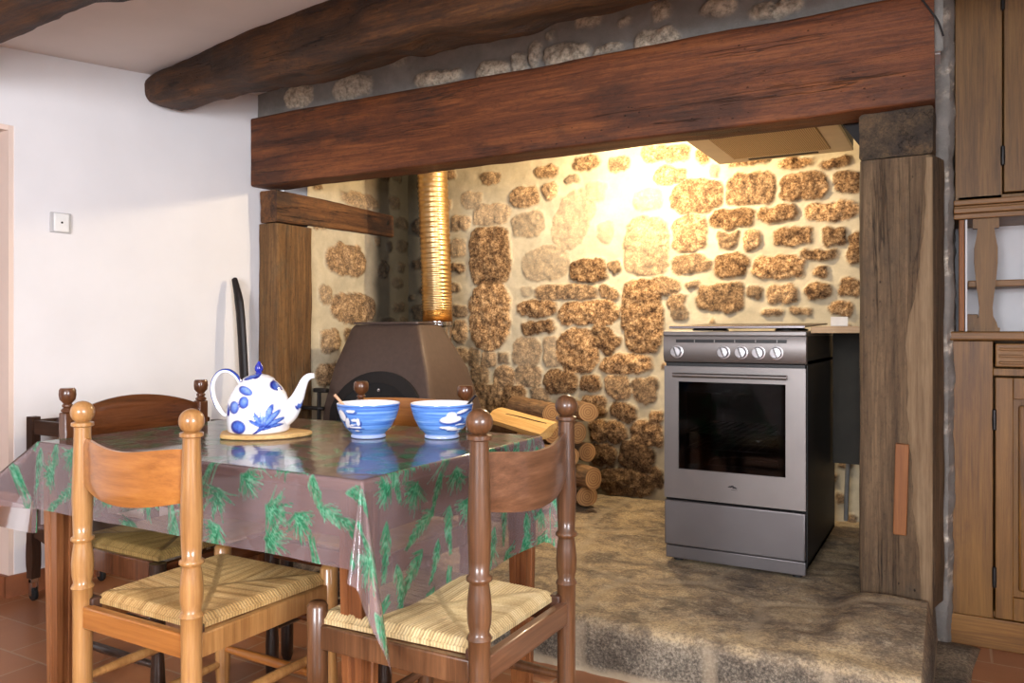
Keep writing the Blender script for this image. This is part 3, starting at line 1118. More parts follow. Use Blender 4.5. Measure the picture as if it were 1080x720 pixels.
# ================================================================ WALL PLATE
y_, z_ = 1.925, 1.503
e = empty('wall_plate', (lw(y_), y_, z_), math.atan2(.136, 1) * -1, 'small white square wall plate with a black dot, on the white wall', 'socket')
obj('plate', bbox(0, .010, -.042, .042, -.042, .042, .004), 'edge_grey', e)
obj('cover', bbox(.008, .018, -.030, .030, -.038, .038, .005), 'white_plastic', e)
bm = lathe(BM(), [(.0045, .018), (.0045, .0195), (0, .0195)], 12, Matrix.Rotation(PI / 2, 4, 'Y'))
obj('hole', bm, 'hole_black', e)

# ================================================================ DRESSER (right)
CY = 3.06
d = empty('built_in_dresser', (.45, CY, 0), 0, 'tall pine dresser with open niche, standing right of the fireplace', 'cupboard')


def dp(nm, mat, *a, bev=.003, par=None):
    x0, x1, y0, y1, z0, z1 = a
    return obj(nm, bbox(x0 - .45, x1 - .45, y0 - CY, y1 - CY, z0, z1, bev), mat, par or d)


R1 = .95
# lower body
bm = BM()
for a in [(-.02, .102, 0, .02, .10, 1.02), (.102, R1, 0, .02, .905, .93), (.49, .515, 0, .02, .10, .91), (R1 - .03, R1, 0, .02, .10, 1.02),
          (-.02, 0, .02, .30, .0, 1.02), (R1 - .02, R1, .02, .30, 0, 1.02), (-.02, R1, .28, .30, 0, 1.02), (.0, R1 - .02, .02, .28, .1, .12)]:
    box(bm, a[0] - .45, a[1] - .45, a[2], a[3], a[4], a[5], .002, 1)
obj('body', bm, 'pine_v', d)
dp('plinth', 'pine_x', -.022, R1, CY - .006, CY + .02, 0, .10)
dp('counter', 'pine_x', -.03, R1 + .01, CY - .025, CY + .30, 1.022, 1.052, bev=.006)
for x0, x1 in ((.108, .485), (.52, .915)):
    dr = dp('drawer', 'pine_x', x0, x1, CY - .012, CY + .2, .935, 1.012, bev=.004)
    for k in range(3):
        dp('moulding', 'pine_x', x0 + .01, x1 - .01, CY - .018, CY - .011, .944 + k * .022, .954 + k * .022, par=None).parent = dr
    bm = BM()
    for a in [(x0, x0 + .05, 0, .02, .105, .90), (x1 - .05, x1, 0, .02, .105, .90), (x0 + .05, x1 - .05, 0, .02, .105, .18), (x0 + .05, x1 - .05, 0, .02, .83, .90)]:
        box(bm, a[0] - .45, a[1] - .45, a[2] - .006, a[3] - .006, a[4], a[5], .002, 1)
    box(bm, x0 + .045 - .45, x1 - .045 - .45, .010, .014, .17, .84)
    box(bm, x0 + .065 - .45, x1 - .065 - .45, .001, .012, .20, .81, .008, 2)
    dr = obj('door', bm, 'pine_v', d)
    for z in (.24, .76):
        bm = lathe(BM(), [(.0, -.038), (.006, -.032), (.0065, 0), (.006, .032), (0, .038)], 10, Matrix.Translation((x0 - .003 - .45, -.010, z)))
        obj('hinge', bm, 'iron_black', dr)
# middle niche
dp('side_board', 'batten_pine', .003, .020, CY + .012, CY + .28, 1.052, 1.43)
dp('side_board', 'batten_pine', R1 - .02, R1, CY + .01, CY + .28, 1.052, 1.43)
dp('niche_back', 'plaster_niche', .0, R1, CY + .275, CY + .29, 1.052, 1.43, bev=.001)
bm = BM()
box(bm, .022 - .45, .028 - .45, .02, .275, 1.052, 1.43)
obj('niche_lining', bm, 'plaster_niche', d)
dp('shelf', 'pine_x', .03, R1 - .02, CY + .10, CY + .275, 1.205, 1.228)
for px0 in (.082, .85):
    prof = []
    for z, w in [(0, .040), (.012, .040), (.013, .034), (.03, .030), (.05, .021), (.08, .019), (.12, .023), (.18, .030), (.23, .034), (.28, .034), (.32, .027), (.345, .024), (.346, .038), (.378, .038)]:
        prof.append((w, z))
    poly = [(w, z) for w, z in prof] + [(-w, z) for w, z in prof[::-1]]
    bm = prism(BM(), poly, 0, .03, Matrix.Translation((px0 - .45, .045, 1.052)) @ Matrix.Rotation(PI / 2, 4, 'X'))
    obj('pillar', bm, 'pine_dark_v', d, angle=20)
dp('base_block', 'pine_dark_v', .025, .06, CY + .03, CY + .06, 1.052, 1.11)
# upper body
bm = BM()
for k, (dy, z0, z1) in enumerate([(.0, 1.43, 1.448), (-.012, 1.448, 1.466), (-.004, 1.466, 1.474), (-.018, 1.474, 1.492)]):
    box(bm, -.012 - .45, R1 - .45, dy - .004, .28, z0, z1, .003, 2)
obj('cornice', bm, 'pine_x', d)
bm = BM()
for a in [(-.008, .128, 0, .02, 1.49, 2.26), (.5, .53, 0, .02, 1.49, 2.26), (R1 - .03, R1, 0, .02, 1.49, 2.26), (-.008, .012, .02, .28, 1.49, 2.26), (R1 - .02, R1, .02, .28, 1.49, 2.26), (0, R1, .0, .02, 1.49, 1.505), (0, R1, .26, .28, 1.49, 2.26)]:
    box(bm, a[0] - .45, a[1] - .45, a[2], a[3], a[4], a[5], .002, 1)
obj('upper_body', bm, 'pine_dark_v', d)
for x0, x1 in ((.132, .495), (.535, .915)):
    bm = BM()
    for a in [(x0, x0 + .062, 0, .02, 1.51, 2.25), (x1 - .062, x1, 0, .02, 1.51, 2.25), (x0 + .062, x1 - .062, 0, .02, 1.51, 1.60), (x0 + .062, x1 - .062, 0, .02, 2.17, 2.25)]:
        box(bm, a[0] - .45, a[1] - .45, a[2] - .006, a[3] - .006, a[4], a[5], .002, 1)
    box(bm, x0 + .055 - .45, x1 - .055 - .45, .008, .014, 1.59, 2.18)
    box(bm, x0 + .08 - .45, x1 - .08 - .45, -.001, .012, 1.63, 2.14, .008, 2)
    dr = obj('upper_door', bm, 'pine_dark_v', d)
    for z in (1.63, 2.14):
        bm = lathe(BM(), [(.0, -.036), (.006, -.03), (.0065, 0), (.006, .03), (0, .036)], 10, Matrix.Translation((x0 - .003 - .45, -.010, z)))
        obj('hinge', bm, 'iron_black', dr)

# ================================================================ RANGE
RX0, RX1, RY0, RZ0 = -.985, -.465, 2.928, .172
rg = empty('gas_range', ((RX0 + RX1) / 2, RY0 + .32, RZ0), 0, 'stainless steel free standing range cooker on the granite hearth', 'cooker')
W = RX1 - RX0
OX, OY = -W / 2, -.32


def rp(nm, mat, x0, x1, y0, y1, z0, z1, bev=.003, par=None, seg=2):
    return obj(nm, bbox(x0 + OX, x1 + OX, y0 + OY, y1 + OY, z0, z1, bev, seg), mat, par or rg)


# casing: open box so the oven behind the glass is real
bm = BM()
for a in [(0, .004, .03, .74, .035, .87), (W - .004, W, .03, .74, .035, .87), (0, W, .73, .74, .035, .87), (0, W, .03, .73, .035, .05), (0, W, .03, .73, .76, .775)]:
    box(bm, a[0] + OX, a[1] + OX, a[2] + OY, a[3] + OY, a[4], a[5], .001, 1)
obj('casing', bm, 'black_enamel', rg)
bm = BM()
for a in [(.04, .045, .04, .5, .33, .72), (W - .045, W - .04, .04, .5, .33, .72), (.04, W - .04, .5, .505, .33, .72), (.04, W - .04, .04, .5, .325, .33), (.04, W - .04, .04, .5, .72, .725)]:
    box(bm, a[0] + OX, a[1] + OX, a[2] + OY, a[3] + OY, a[4], a[5])
obj('oven_cavity', bm, 'oven_cavity', rg, smooth=False)
for z in (.43, .49):
    bm = BM()
    for k in range(13):
        x = .06 + k * (W - .12) / 12
        tube(bm, [(x + OX, .07 + OY, z), (x + OX, .48 + OY, z)], .0022, 6)
    for y in (.07, .27, .48):
        tube(bm, [(.045 + OX, y + OY, z), (W - .045 + OX, y + OY, z)], .003, 6)
    obj('oven_rack', bm, 'rack_wire', rg)
bm = BM()
tube(bm, smooth_path([(OX + .14, OY + .12, .36), (OX + .26, OY + .10, .365), (OX + .38, OY + .12, .36), (OX + .40, OY + .3, .36), (OX + .26, OY + .38, .36), (OX + .12, OY + .3, .36), (OX + .14, OY + .12, .36)]), .004, 8)
obj('burner_ring', bm, 'rack_wire', rg)
# worktop of the cooker
bm = bbox(OX - .002, OX + W + .002, OY - .006, OY + .74, .862, .882, .005, 3)
obj('hob', bm, 'steel', rg)
bm = BM()
box(bm, 0, W - .02, -.56, .0, 0, .006, .002, 2)
lid = obj('glass_lid', bm, 'steel_dark', rg, loc=(OX + .01, OY + .60, .909), rot=(math.radians(1.5), 0, 0))
bm = BM()
box(bm, 0, W - .02, -.568, -.556, -.004, .008, .003, 2)
obj('lid_trim', bm, 'chrome', lid)
for x in (.10, W - .10):
    for y in (.18, .43):
        bm = lathe(BM(), [(.04, .882), (.04, .888), (.03, .892), (0, .892)], 20, Matrix.Translation((OX + x, OY + y, 0)))
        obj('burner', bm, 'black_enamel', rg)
# control panel: sloped lower edge
poly = [(.030, .862), (.0, .862), (-.006, .84), (-.006, .79), (.004, .765), (.030, .757)]
bm = prism(BM(), [(y + OY, z) for y, z in poly], 0, W, Matrix.Translation((OX, 0, 0)) @ Matrix(((0, 0, 1, 0), (1, 0, 0, 0), (0, 1, 0, 0), (0, 0, 0, 1))))
pn = obj('control_panel', bm, 'steel', rg)
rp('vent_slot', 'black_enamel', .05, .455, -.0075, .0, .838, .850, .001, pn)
for k in range(5):
    rp('vent_rib', 'steel', .12 + k * .075, .124 + k * .075, -.0085, -.007, .839, .849, .0005, pn, 1)
for x in (.055, .232, .296, .358, .420):
    M = Matrix.Translation((OX + x, OY - .006, .803)) @ Matrix.Rotation(PI / 2, 4, 'X')
    bm = lathe(BM(), [(.024, 0), (.024, .004), (.0205, .005), (.0195, .022), (.0175, .026), (0, .027)], 28, M)
    kb = obj('knob', bm, 'knob_silver', pn)
    bm = BM()
    box(bm, -.0025, .0025, -.017, .017, .02, .031, .001, 1, M @ Matrix.Rotation(.35, 4, 'Z'))
    obj('pointer', bm, 'steel_dark', kb)
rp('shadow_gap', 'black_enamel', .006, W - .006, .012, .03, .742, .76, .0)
# door ring
DZ0, DZ1 = .245, .748
gx0, gx1, gz0, gz1 = .058, .450, .358, .690
bm = BM()
for a in [(0.002, gx0, DZ0, DZ1), (gx1, W - .002, DZ0, DZ1), (gx0, gx1, DZ0, gz0), (gx0, gx1, gz1, DZ1)]:
    box(bm, a[0] + OX, a[1] + OX, OY - .0, OY + .028, a[2], a[3], 0)
bmesh.ops.remove_doubles(bm, verts=bm.verts, dist=.0001)
dr = obj('oven_door', bm, 'steel', rg, smooth=False)
rp('door_glass', 'oven_glass', gx0 - .004, gx1 + .004, .004, .009, gz0 - .004, gz1 + .004, .001, dr)
bm = BM()
box(bm, gx0 + OX, gx0 + .03 + OX, OY + .010, OY + .012, gz0, gz1)
box(bm, gx1 - .03 + OX, gx1 + OX, OY + .010, OY + .012, gz0, gz1)
box(bm, gx0 + OX, gx1 + OX, OY + .010, OY + .012, gz0, gz0 + .02)
box(bm, gx0 + OX, gx1 + OX, OY + .010, OY + .012, gz1 - .04, gz1)
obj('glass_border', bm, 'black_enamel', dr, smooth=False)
bm = BM()
tube(bm, [(.045 + OX, OY - .028, .716), (.458 + OX, OY - .028, .716)], .0085, 14)
for x in (.06, .443):
    tube(bm, [(x + OX, OY - .028, .716), (x + OX, OY + .002, .716)], .007, 10)
obj('door_handle', bm, 'steel', dr)
# maker's mark: small dark oval mark with a tiny line of script under it
bm = BM()
for dx, dz, rr, sx in ((-.007, .001, .0055, 1.1), (.006, -.001, .006, 1.2), (0, .004, .004, 1.3), (.013, -.003, .0035, 1.3), (-.013, 0, .003, 1.2)):
    M = Matrix.Translation((OX + .262 + dx, OY - .0008, .306 + dz)) @ Matrix.Rotation(PI / 2, 4, 'X') @ Matrix.Diagonal((sx, .55, 1, 1))
    lathe(bm, [(rr, 0), (rr, .0006), (0, .0007)], 14, M)
box(bm, OX + .262 - .004, OX + .262 + .018, OY - .0009, OY - .0002, .2955, .2968)
obj('logo', bm, 'hole_black', dr)
rp('drawer', 'steel_drawer', .003, W - .003, -.002, .028, .065, .236, .005)
rp('plinth', 'steel_drawer', .004, W - .004, .012, .032, .012, .060, .003)
for x in (.04, W - .04):
    for y in (.06, .58):
        bm = lathe(BM(), [(.018, 0), (.018, .012), (.010, .014), (.010, .04)], 14, Matrix.Translation((OX + x, OY + y, -.004)))
        obj('foot', bm, 'black_rubber', rg)

# shelf beside the range, with a dark end panel
sh = empty('side_shelf', (-.37, 3.25, 0), 0, 'narrow wooden shelf bridging the range and the right post', 'shelf')
obj('board', bbox(-.09, .078, -.26, .32, 1.046, 1.070, .002), 'shelf_board', sh)
obj('back_panel', bbox(-.088, .08, .30, .315, .50, 1.046, .002), 'dark_panel', sh)
bm = BM()
box(bm, -.029, .029, -.03, .03, 0, .034, .002)
o = obj('small_box', bm, 'box_white', loc=(-.375, 3.08, 1.071), rot=(0, 0, .12))
tag(o, 'small pale box lying on the narrow shelf beside the range', 'box')
bm = BM()
tube(bm, smooth_path([(-.44, 3.84, .20), (-.43, 3.83, .45), (-.40, 3.80, .62), (-.33, 3.78, .74), (-.25, 3.78, .80)]), .010, 10)
o = obj('gas_hose', bm, 'hose_grey', recentre=True)
tag(o, 'grey gas hose looping behind the range near the post', 'hose')

# ================================================================ EXTRACTOR HOOD
hx0, hx1, hy0, hy1, hz = -.93, -.375, 3.0, 3.53, 1.80
hd = empty('extractor_hood', ((hx0 + hx1) / 2, (hy0 + hy1) / 2, hz), 0, 'cream extractor hood with mesh filter hung under the mantel above the range', 'extractor hood')
cx, cy = (hx0 + hx1) / 2, (hy0 + hy1) / 2
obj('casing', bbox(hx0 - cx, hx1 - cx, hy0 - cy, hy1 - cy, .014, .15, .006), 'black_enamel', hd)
obj('underside', bbox(hx0 - cx, hx1 - cx, hy0 - cy, hy1 - cy, 0, .016, .003), 'hood_cream', hd)
obj('filter', bbox(hx0 + .09 - cx, hx1 - .075 - cx, hy0 + .02 - cy, hy1 - .10 - cy, -.006, .002, .002), 'hood_filter', hd)
obj('light_slot', bbox(hx0 + .14 - cx, hx1 - .13 - cx, hy1 - .055 - cy, hy1 - .035 - cy, -.003, .002, .001), 'hood_slot', hd)
bm = prism(BM(), [(hx1 - .03 - cx, 0.055), (hx1 + .088 - cx, 0.075), (hx1 + .088 - cx, -.115)], 0, .03, Matrix.Translation((0, hy0 + .03 - cy, 0)) @ Matrix.Rotation(PI / 2, 4, 'X'))
obj('side_bracket', bm, 'stove_mouth', hd, smooth=False)

# hearth lamp behind the mantel beam
lm = empty('hearth_lamp', (-1.32, 3.46, 1.965), 0, 'small lamp fixed behind the mantel beam, lighting the stone back wall', 'lamp')
obj('bracket', bbox(-.012, .012, -.485, .0, .03, .05, .003), 'lamp_metal', lm)
bm = lathe(BM(), [(.02, .05), (.025, .03), (.05, -.0), (.047, .0), (.02, .028)], 24, cap=False)
obj('lamp_shade', bm, 'lamp_metal', lm)
bm = lathe(BM(), [(0, -.028), (.014, -.024), (.02, -.012), (.018, .004), (.01, .02), (0, .02)], 20)
obj('bulb', bm, 'lamp_bulb', lm)

# ================================================================ WOOD STOVE
sv = empty('wood_stove', (-2.46, 3.25, HZ), 0, 'brown cast iron stove with tapering hood and arched mouth, left in the fireplace', 'stove')


def sq(cx, cy, x0, x1, y0, y1, z, n=9, r=.02):
    pts = rrect(x1 - x0, y1 - y0, r, 3, n)
    return [(cx + (x0 + x1) / 2 + p[0], cy + (y0 + y1) / 2 + p[1], z) for p in pts]


levels = [(-.36, .34, -.24, .22, .30), (-.36, .34, -.24, .22, .40), (-.355, .32, -.235, .22, .50), (-.335, .25, -.18, .20, .70), (-.29, .15, -.10, .13, .90), (-.28, .13, -.08, .12, .922)]
V = []
for a in levels:
    V += sq(0, 0, a[0], a[1], a[2], a[3], a[4])
m = len(V) // len(levels)
F = grid_faces(len(levels), m, True)
F.append(tuple(range((len(levels) - 1) * m, len(levels) * m)))
F.append(tuple(reversed(range(m))))
np_obj('stove_hood', V, F, 'stove_brown', sv, angle=25)
# lid line
bm = BM()
P_ = sq(0, 0, -.287, .137, -.088, .127, .924)
Q_ = sq(0, 0, -.287, .137, -.088, .127, .934)
a = [bm.verts.new(p) for p in P_]
b = [bm.verts.new(p) for p in Q_]
for k in range(len(a)):
    bm.faces.new((a[k], a[(k + 1) % len(a)], b[(k + 1) % len(a)], b[k]))
bm.faces.new(b)
bm.faces.new(a[::-1])
obj('top_plate', bm, 'stove_brown', sv)
# arched mouth with a rim: laid along the sloping front
def fy(z):
    zs = [.30, .40, .50, .70, .90]
    yy = [-.24, -.24, -.235, -.18, -.09]
    return float(np.interp(z, zs, yy))


bm = BM()
ring_o, ring_i = [], []
N = 28
for k in range(N + 1):
    a = PI * k / N
    for rr, rh, store, off in ((.285, .25, ring_o, .012), (.235, .195, ring_i, .02)):
        x = -.01 + rr * math.cos(a)
        z = .44 + rh * math.sin(a) ** .9
        store.append(bm.verts.new((x, fy(z) - off, z)))
back = [bm.verts.new((v.co.x, fy(v.co.z) + .01, v.co.z)) for v in ring_o]
for k in range(N):
    bm.faces.new((ring_o[k], ring_o[k + 1], ring_i[k + 1], ring_i[k]))
    bm.faces.new((ring_o[k + 1], ring_o[k], back[k], back[k + 1]))
obj('mouth_rim', bm, 'stove_mouth', sv, angle=50)
bm = BM()
vv = [bm.verts.new((-.01 + .235 * math.cos(PI * k / N), fy(.44 + .195 * math.sin(PI * k / N) ** .9) - .016, .44 + .195 * math.sin(PI * k / N) ** .9)) for k in range(N + 1)]
ww = [bm.verts.new((v.co.x, v.co.y + .008, v.co.z)) for v in vv]
c = bm.verts.new((-.01, fy(.44) - .016, .44))
for k in range(N):
    bm.faces.new((c, vv[k], vv[k + 1]))
obj('mouth', bm, 'hole_black', sv)
obj('fire_box', bbox(-.36, .34, -.22, .22, .04, .30, .01), 'iron_black', sv)
obj('ash_tray', bbox(-.38, .36, -.30, .0, .0, .04, .01), 'iron_black', sv)
obj('door_bar', bbox(-.30, .30, -.262, -.245, .40, .43, .004), 'iron_black', sv)
bm = lathe(BM(), [(.008, 0), (.008, .003), (0, .004)], 12, Matrix.Translation((.005, fy(.60) - .02, .60)) @ Matrix.Rotation(PI / 2, 4, 'X'))
obj('damper_screw', bm, 'chrome', sv)

# flue pipe
fl = empty('flue_pipe', (-2.555, 3.62, HZ), 0, 'shiny corrugated metal flue pipe rising behind the stove', 'flue pipe')
bm = BM()
seg = 28
path = smooth_path([(.03, 0, .935), (.028, 0, 1.0), (.022, 0, 1.2), (.008, 0, 1.5), (-.006, 0, 1.8), (-.012, 0, 2.06)], 44)
rad = [.0835 + .0026 * math.sin(i * PI / 2) for i in range(len(path))]
tube(bm, path, rad, seg)
obj('corrugated_pipe', bm, 'flex_metal', fl, angle=80)
bm = lathe(BM(), [(.066, 0), (.066, .50), (.080, .52), (.080, .91), (.088, .92), (.088, .94)], 28, Matrix.Translation((.028, 0, 0)))
obj('smooth_pipe', bm, 'chrome', fl)

# black iron bracket left of the stove
ir = empty('iron_firedog', (-2.82, 2.965, HZ), 0, 'black iron firedog with knobbed uprights left of the stove', 'firedog')
bm = BM()
tube(bm, [(-.145, 0, .50), (.06, 0, .50)], .010, 8)
tube(bm, [(-.135, 0, .0), (-.135, 0, .52)], .012, 8)
obj('rail', bm, 'iron_black', ir)
bm = BM()
tube(bm, [(.03, 0, 0), (.03, 0, .585)], .010, 8)
box(bm, .0, .085, -.014, .014, .58, .602, .005)
obj('upright', bm, 'iron_black', ir)
# dark fire screen / skirting between post and stove
o = obj('coal_box', bbox(-.14, .14, -.09, .09, 0, .33, .01), 'iron_black', loc=(-2.90, 2.78, .17))
bm = BM()
o.data.materials.clear()
bpy.data.objects.remove(o)
bm.free()

# red thing in front of the stove
bm = lathe(BM(), [(0, 0), (.016, .0), (.03, .008), (.032, .018), (.024, .032), (.01, .04), (0, .04)], 18, Matrix.Diagonal((1.3, .8, 1, 1)))
ux, uz = on_y(432, 451, 2.92)
o = obj('red_object', bm, 'red_plastic', sv, loc=(ux + 2.46, 2.97 - 3.25, .395), rot=(0, 0, 0))
o['label'] = 'small red object on the stove front'

# curved dark pole in the corner
P0 = [on_y(247, 293, 2.70), on_y(250, 306, 2.70), on_y(256, 322, 2.72), on_y(258, 345, 2.72), on_y(261, 400, 2.72)]
ctrl = [(p[0], 2.70, p[1]) for p in P0] + [(-2.99, 2.68, .55), (-2.98, 2.64, .012)]
bm = BM()
pth = smooth_path(ctrl, 8)
rd = [.015 + .010 * min(1, i / 14) for i in range(len(pth))]
rd[0] = .008
tube(bm, pth, rd, 12, flat=.7)
cs = empty('curved_pole', (-2.98, 2.64, 0), 0, 'tall black curved pole leaning in the corner between white wall and left post', 'pole')
bmesh.ops.translate(bm, verts=bm.verts, vec=(2.98, -2.64, 0))
obj('shaft', bm, 'fender_wood', cs)
q = ctrl[2]
bm = BM()
tube(bm, [(q[0] + 2.98 + .003, q[1] - 2.64, q[2] + .012), (q[0] + 2.98 + .006, q[1] - 2.64, q[2] - .03)], .0185, 12, flat=.75)
obj('white_band', bm, 'white_plastic', cs)

# ================================================================ LOGS
def log_obj(c, ang, L, r, seed, tilt=0, label=None, group=None, half=False):
    e = empty('firewood_log', c, ang, label, 'log', group)
    e.rotation_euler = (0, tilt, ang)
    n, m = 14, 22
    V = []
    rr = random.Random(seed)
    for i in range(n):
        x = -L / 2 + L * i / (n - 1)
        for k in range(m):
            a = 2 * PI * k / m
            R = r * (1 + .06 * math.sin(2 * a + seed))
            y, z = R * math.cos(a), R * math.sin(a)
            if half and z > .25 * r:
                z = .25 * r + (z - .25 * r) * .12
            V.append((x, y, z))
    V = np.array(V)
    nz = fbm(V + seed * 3.1, .05, 3, seed) * r * .12
    V[:, 1] *= 1 + nz / r
    V[:, 2] *= 1 + nz / r
    np_obj('bark', V, grid_faces(n, m, True), 'bark', e)
    for s in (0, n - 1):
        ring = V[s * m:(s + 1) * m].copy()
        ring[:, 0] += (.001 if s else -.001)
        c0 = ring.mean(0)
        W_ = np.vstack([ring, c0])
        F_ = [(m, k, (k + 1) % m) if s else (m, (k + 1) % m, k) for k in range(m)]
        np_obj('cut_end', W_, F_, 'log_end', e)
    return e


rl = random.Random(11)
pile_c = Vector((-1.86, 3.58))
ax = math.radians(-38)
dx_ = Vector((math.cos(ax), math.sin(ax)))
pp_ = Vector((-math.sin(ax), math.cos(ax)))
rows = [4, 3, 4, 3, 2]
zz = HZ + .062
kk = 0
for ri, n in enumerate(rows):
    for j in range(n):
        off = (j - (n - 1) / 2) * .118
        c = pile_c + pp_ * off + dx_ * rl.uniform(-.06, .06)
        lab = 'bark covered log low in the firewood pile behind the right chair'
        grp = 'logs low in the firewood pile'
        if ri == 4:
            continue
        if ri == 3:
            lab = 'bark covered log in the upper layer of the firewood pile'
            grp = 'logs high in the firewood pile'
        log_obj((c.x + rl.uniform(-.03, .03), c.y, zz), ax + rl.uniform(-.12, .12), rl.uniform(.34, .44), rl.uniform(.048, .058), 30 + kk, rl.uniform(-.02, .02), lab, grp)
        kk += 1
    zz += .107
log_obj((-1.91, 3.60, HZ + .062 + 4 * .107 - .004), ax + .12, .36, .052, 77, .03, 'round log with pale sawn end on top of the firewood pile')
log_obj((-1.70, 3.68, HZ + .062 + 4 * .107 - .004), ax - .15, .34, .05, 78, -.02, 'bark covered log behind the top round log, against the stone wall')
# split plank-like piece leaning on the pile
spl = empty('split_log', (-1.83, 3.32, .61), ax, 'pale split log with a crack, lying across the front of the firewood pile', 'log')
bm = prism(BM(), [(-.06, .02), (.0, .028), (.062, .016), (.05, -.01), (.0, -.024), (-.05, -.012)], -.19, .19, Matrix(((0, 0, 1, 0), (1, 0, 0, 0), (0, 1, 0, 0), (0, 0, 0, 1))))
bmesh.ops.subdivide_edges(bm, edges=bm.edges, cuts=3)
for v in bm.verts:
    v.co.z += .004 * math.sin(v.co.x * 31 + v.co.y * 50)
obj('split_face', bm, 'split_wood', spl)
bm = BM()
tube(bm, [(-.10, .006, .027), (0, .012, .029), (.16, .02, .026)], .0025, 6)
obj('crack', bm, 'spoon_dark', spl)
spl.rotation_euler = (math.radians(24), math.radians(7), math.radians(-16))

# ================================================================ TABLE
TX0, TX1, TY0, TY1, TH = -2.19, -1.05, 1.24, 2.02, .748
tb = empty('dining_table', ((TX0 + TX1) / 2, (TY0 + TY1) / 2, 0), 0, 'reddish wooden dining table under the clear plastic cloth', 'table')
tx, ty = (TX1 - TX0) / 2, (TY1 - TY0) / 2
obj('table_top', bbox(-tx, tx, -ty, ty, TH - .028, TH, .008, 3), 'table_x', tb)
bm = BM()
a, b = tx - .045, ty - .045
box(bm, -a, a, -b, -b + .02, TH - .135, TH - .028)
box(bm, -a, a, b - .02, b, TH - .135, TH - .028)
box(bm, -a, -a + .02, -b + .02, b - .02, TH - .135, TH - .028)
box(bm, a - .02, a, -b + .02, b - .02, TH - .135, TH - .028)
obj('apron', bm, 'table_x', tb, smooth=False)
for sx in (-1, 1):
    for sy in (-1, 1):
        V, F = [], []
        lv = [(0, .021), (.01, .023), (.3, .026), (.58, .030), (TH - .028, .030)]
        for z, h in lv:
            # grooved square section
            sec = [(-h, -h), (-h * .35, -h), (-h * .28, -h * .86), (h * .28, -h * .86), (h * .35, -h), (h, -h), (h, -h * .35), (h * .86, -h * .28), (h * .86, h * .28), (h, h * .35), (h, h),
                   (h * .35, h), (h * .28, h * .86), (-h * .28, h * .86), (-h * .35, h), (-h, h), (-h, h * .35), (-h * .86, h * .28), (-h * .86, -h * .28), (-h, -h * .35)]
            V += [(sx * (tx - .038) + x, sy * (ty - .038) + y, z) for x, y in sec]
        m = 20
        F = grid_faces(len(lv), m, True) + [tuple(reversed(range(m))), tuple(range((len(lv) - 1) * m, len(lv) * m))]
        np_obj('leg', V, F, 'table_z', tb, angle=20)

# ---------------------------------------------------------------- cloth
OVF, OVB, OVR, OVL = .185, .2, .305, .25
stp = .0036
A = np.arange(-tx - OVL, tx + OVR + stp / 2, stp)
B = np.arange(-ty - OVF, ty + OVB + stp / 2, stp)
na, nb_ = len(A), len(B)
prt = np.zeros((na, nb_))
sh_ = np.full((na, nb_), .5)
rp_ = random.Random(23)


def stamp(a, b, w, shade):
    i0 = (a - A[0]) / stp
    j0 = (b - B[0]) / stp
    R = int(w / stp) + 1
    for i in range(int(i0) - R, int(i0) + R + 2):
        for j in range(int(j0) - R, int(j0) + R + 2):
            if 0 <= i < na and 0 <= j < nb_:
                dd = math.hypot(i - i0, j - j0) * stp
                v = max(0.0, min(1.0, 1.35 - dd / w))
                if v > prt[i, j]:
                    prt[i, j] = v
                    sh_[i, j] = shade


def stroke(a, b, ang, L, w, curve=0, shade=.5):
    n = max(3, int(L / (stp * .8)))
    for k in range(n):
        f = k / (n - 1)
        stamp(a, b, w * (1 - .6 * f), shade)
        a += math.cos(ang) * L / n
        b += math.sin(ang) * L / n
        ang += curve / n


def tuft(a, b, ang, S):
    for k in range(int(44)):
        th = ang + rp_.uniform(-1.5, 1.5)
        o_ = rp_.uniform(0, .45) * S
        stroke(a + math.cos(ang) * o_ * .6, b + math.sin(ang) * o_ * .6, th, S * rp_.uniform(.4, .8), .0040, rp_.uniform(-.7, .7), rp_.uniform(.2, .85))


def frond(a, b, ang, S):
    n = 22
    x, y = a, b
    for k in range(n):
        f = k / n
        L = S * .34 * (1 - f * .75)
        for sg in (-1, 1):
            stroke(x, y, ang + sg * rp_.uniform(.5, .9), L, .0036, -sg * .5, rp_.uniform(.2, .85))
        stroke(x, y, ang, S / n, .0028, 0, .3)
        x += math.cos(ang) * S / n
        y += math.sin(ang) * S / n
        ang += rp_.uniform(-.09, .09)


def reed(a, b, ang, S):
    for k in range(9):
        stroke(a + rp_.uniform(-.008, .008), b + rp_.uniform(-.008, .008), ang + rp_.uniform(-.14, .14), S * rp_.uniform(.7, 1.2), .0034, rp_.uniform(-.3, .3), rp_.uniform(.3, .9))


cell = .083
ia = 0
a = A[0] + .04
while a < A[-1]:
    b = B[0] + .03 + (.05 if ia % 2 else 0)
    while b < B[-1]:
        aa, bb = a + rp_.uniform(-.018, .018), b + rp_.uniform(-.018, .018)
        ang = math.atan2(bb, aa) + rp_.uniform(-1.0, 1.0)
        k = rp_.random()
        if k < .42:
            tuft(aa, bb, ang, rp_.uniform(.066, .086))
        elif k < .76:
            frond(aa, bb, ang, rp_.uniform(.10, .135))
        elif k < .93:
            reed(aa, bb, ang, rp_.uniform(.10, .13))
        b += cell
    a += cell * .93
    ia += 1

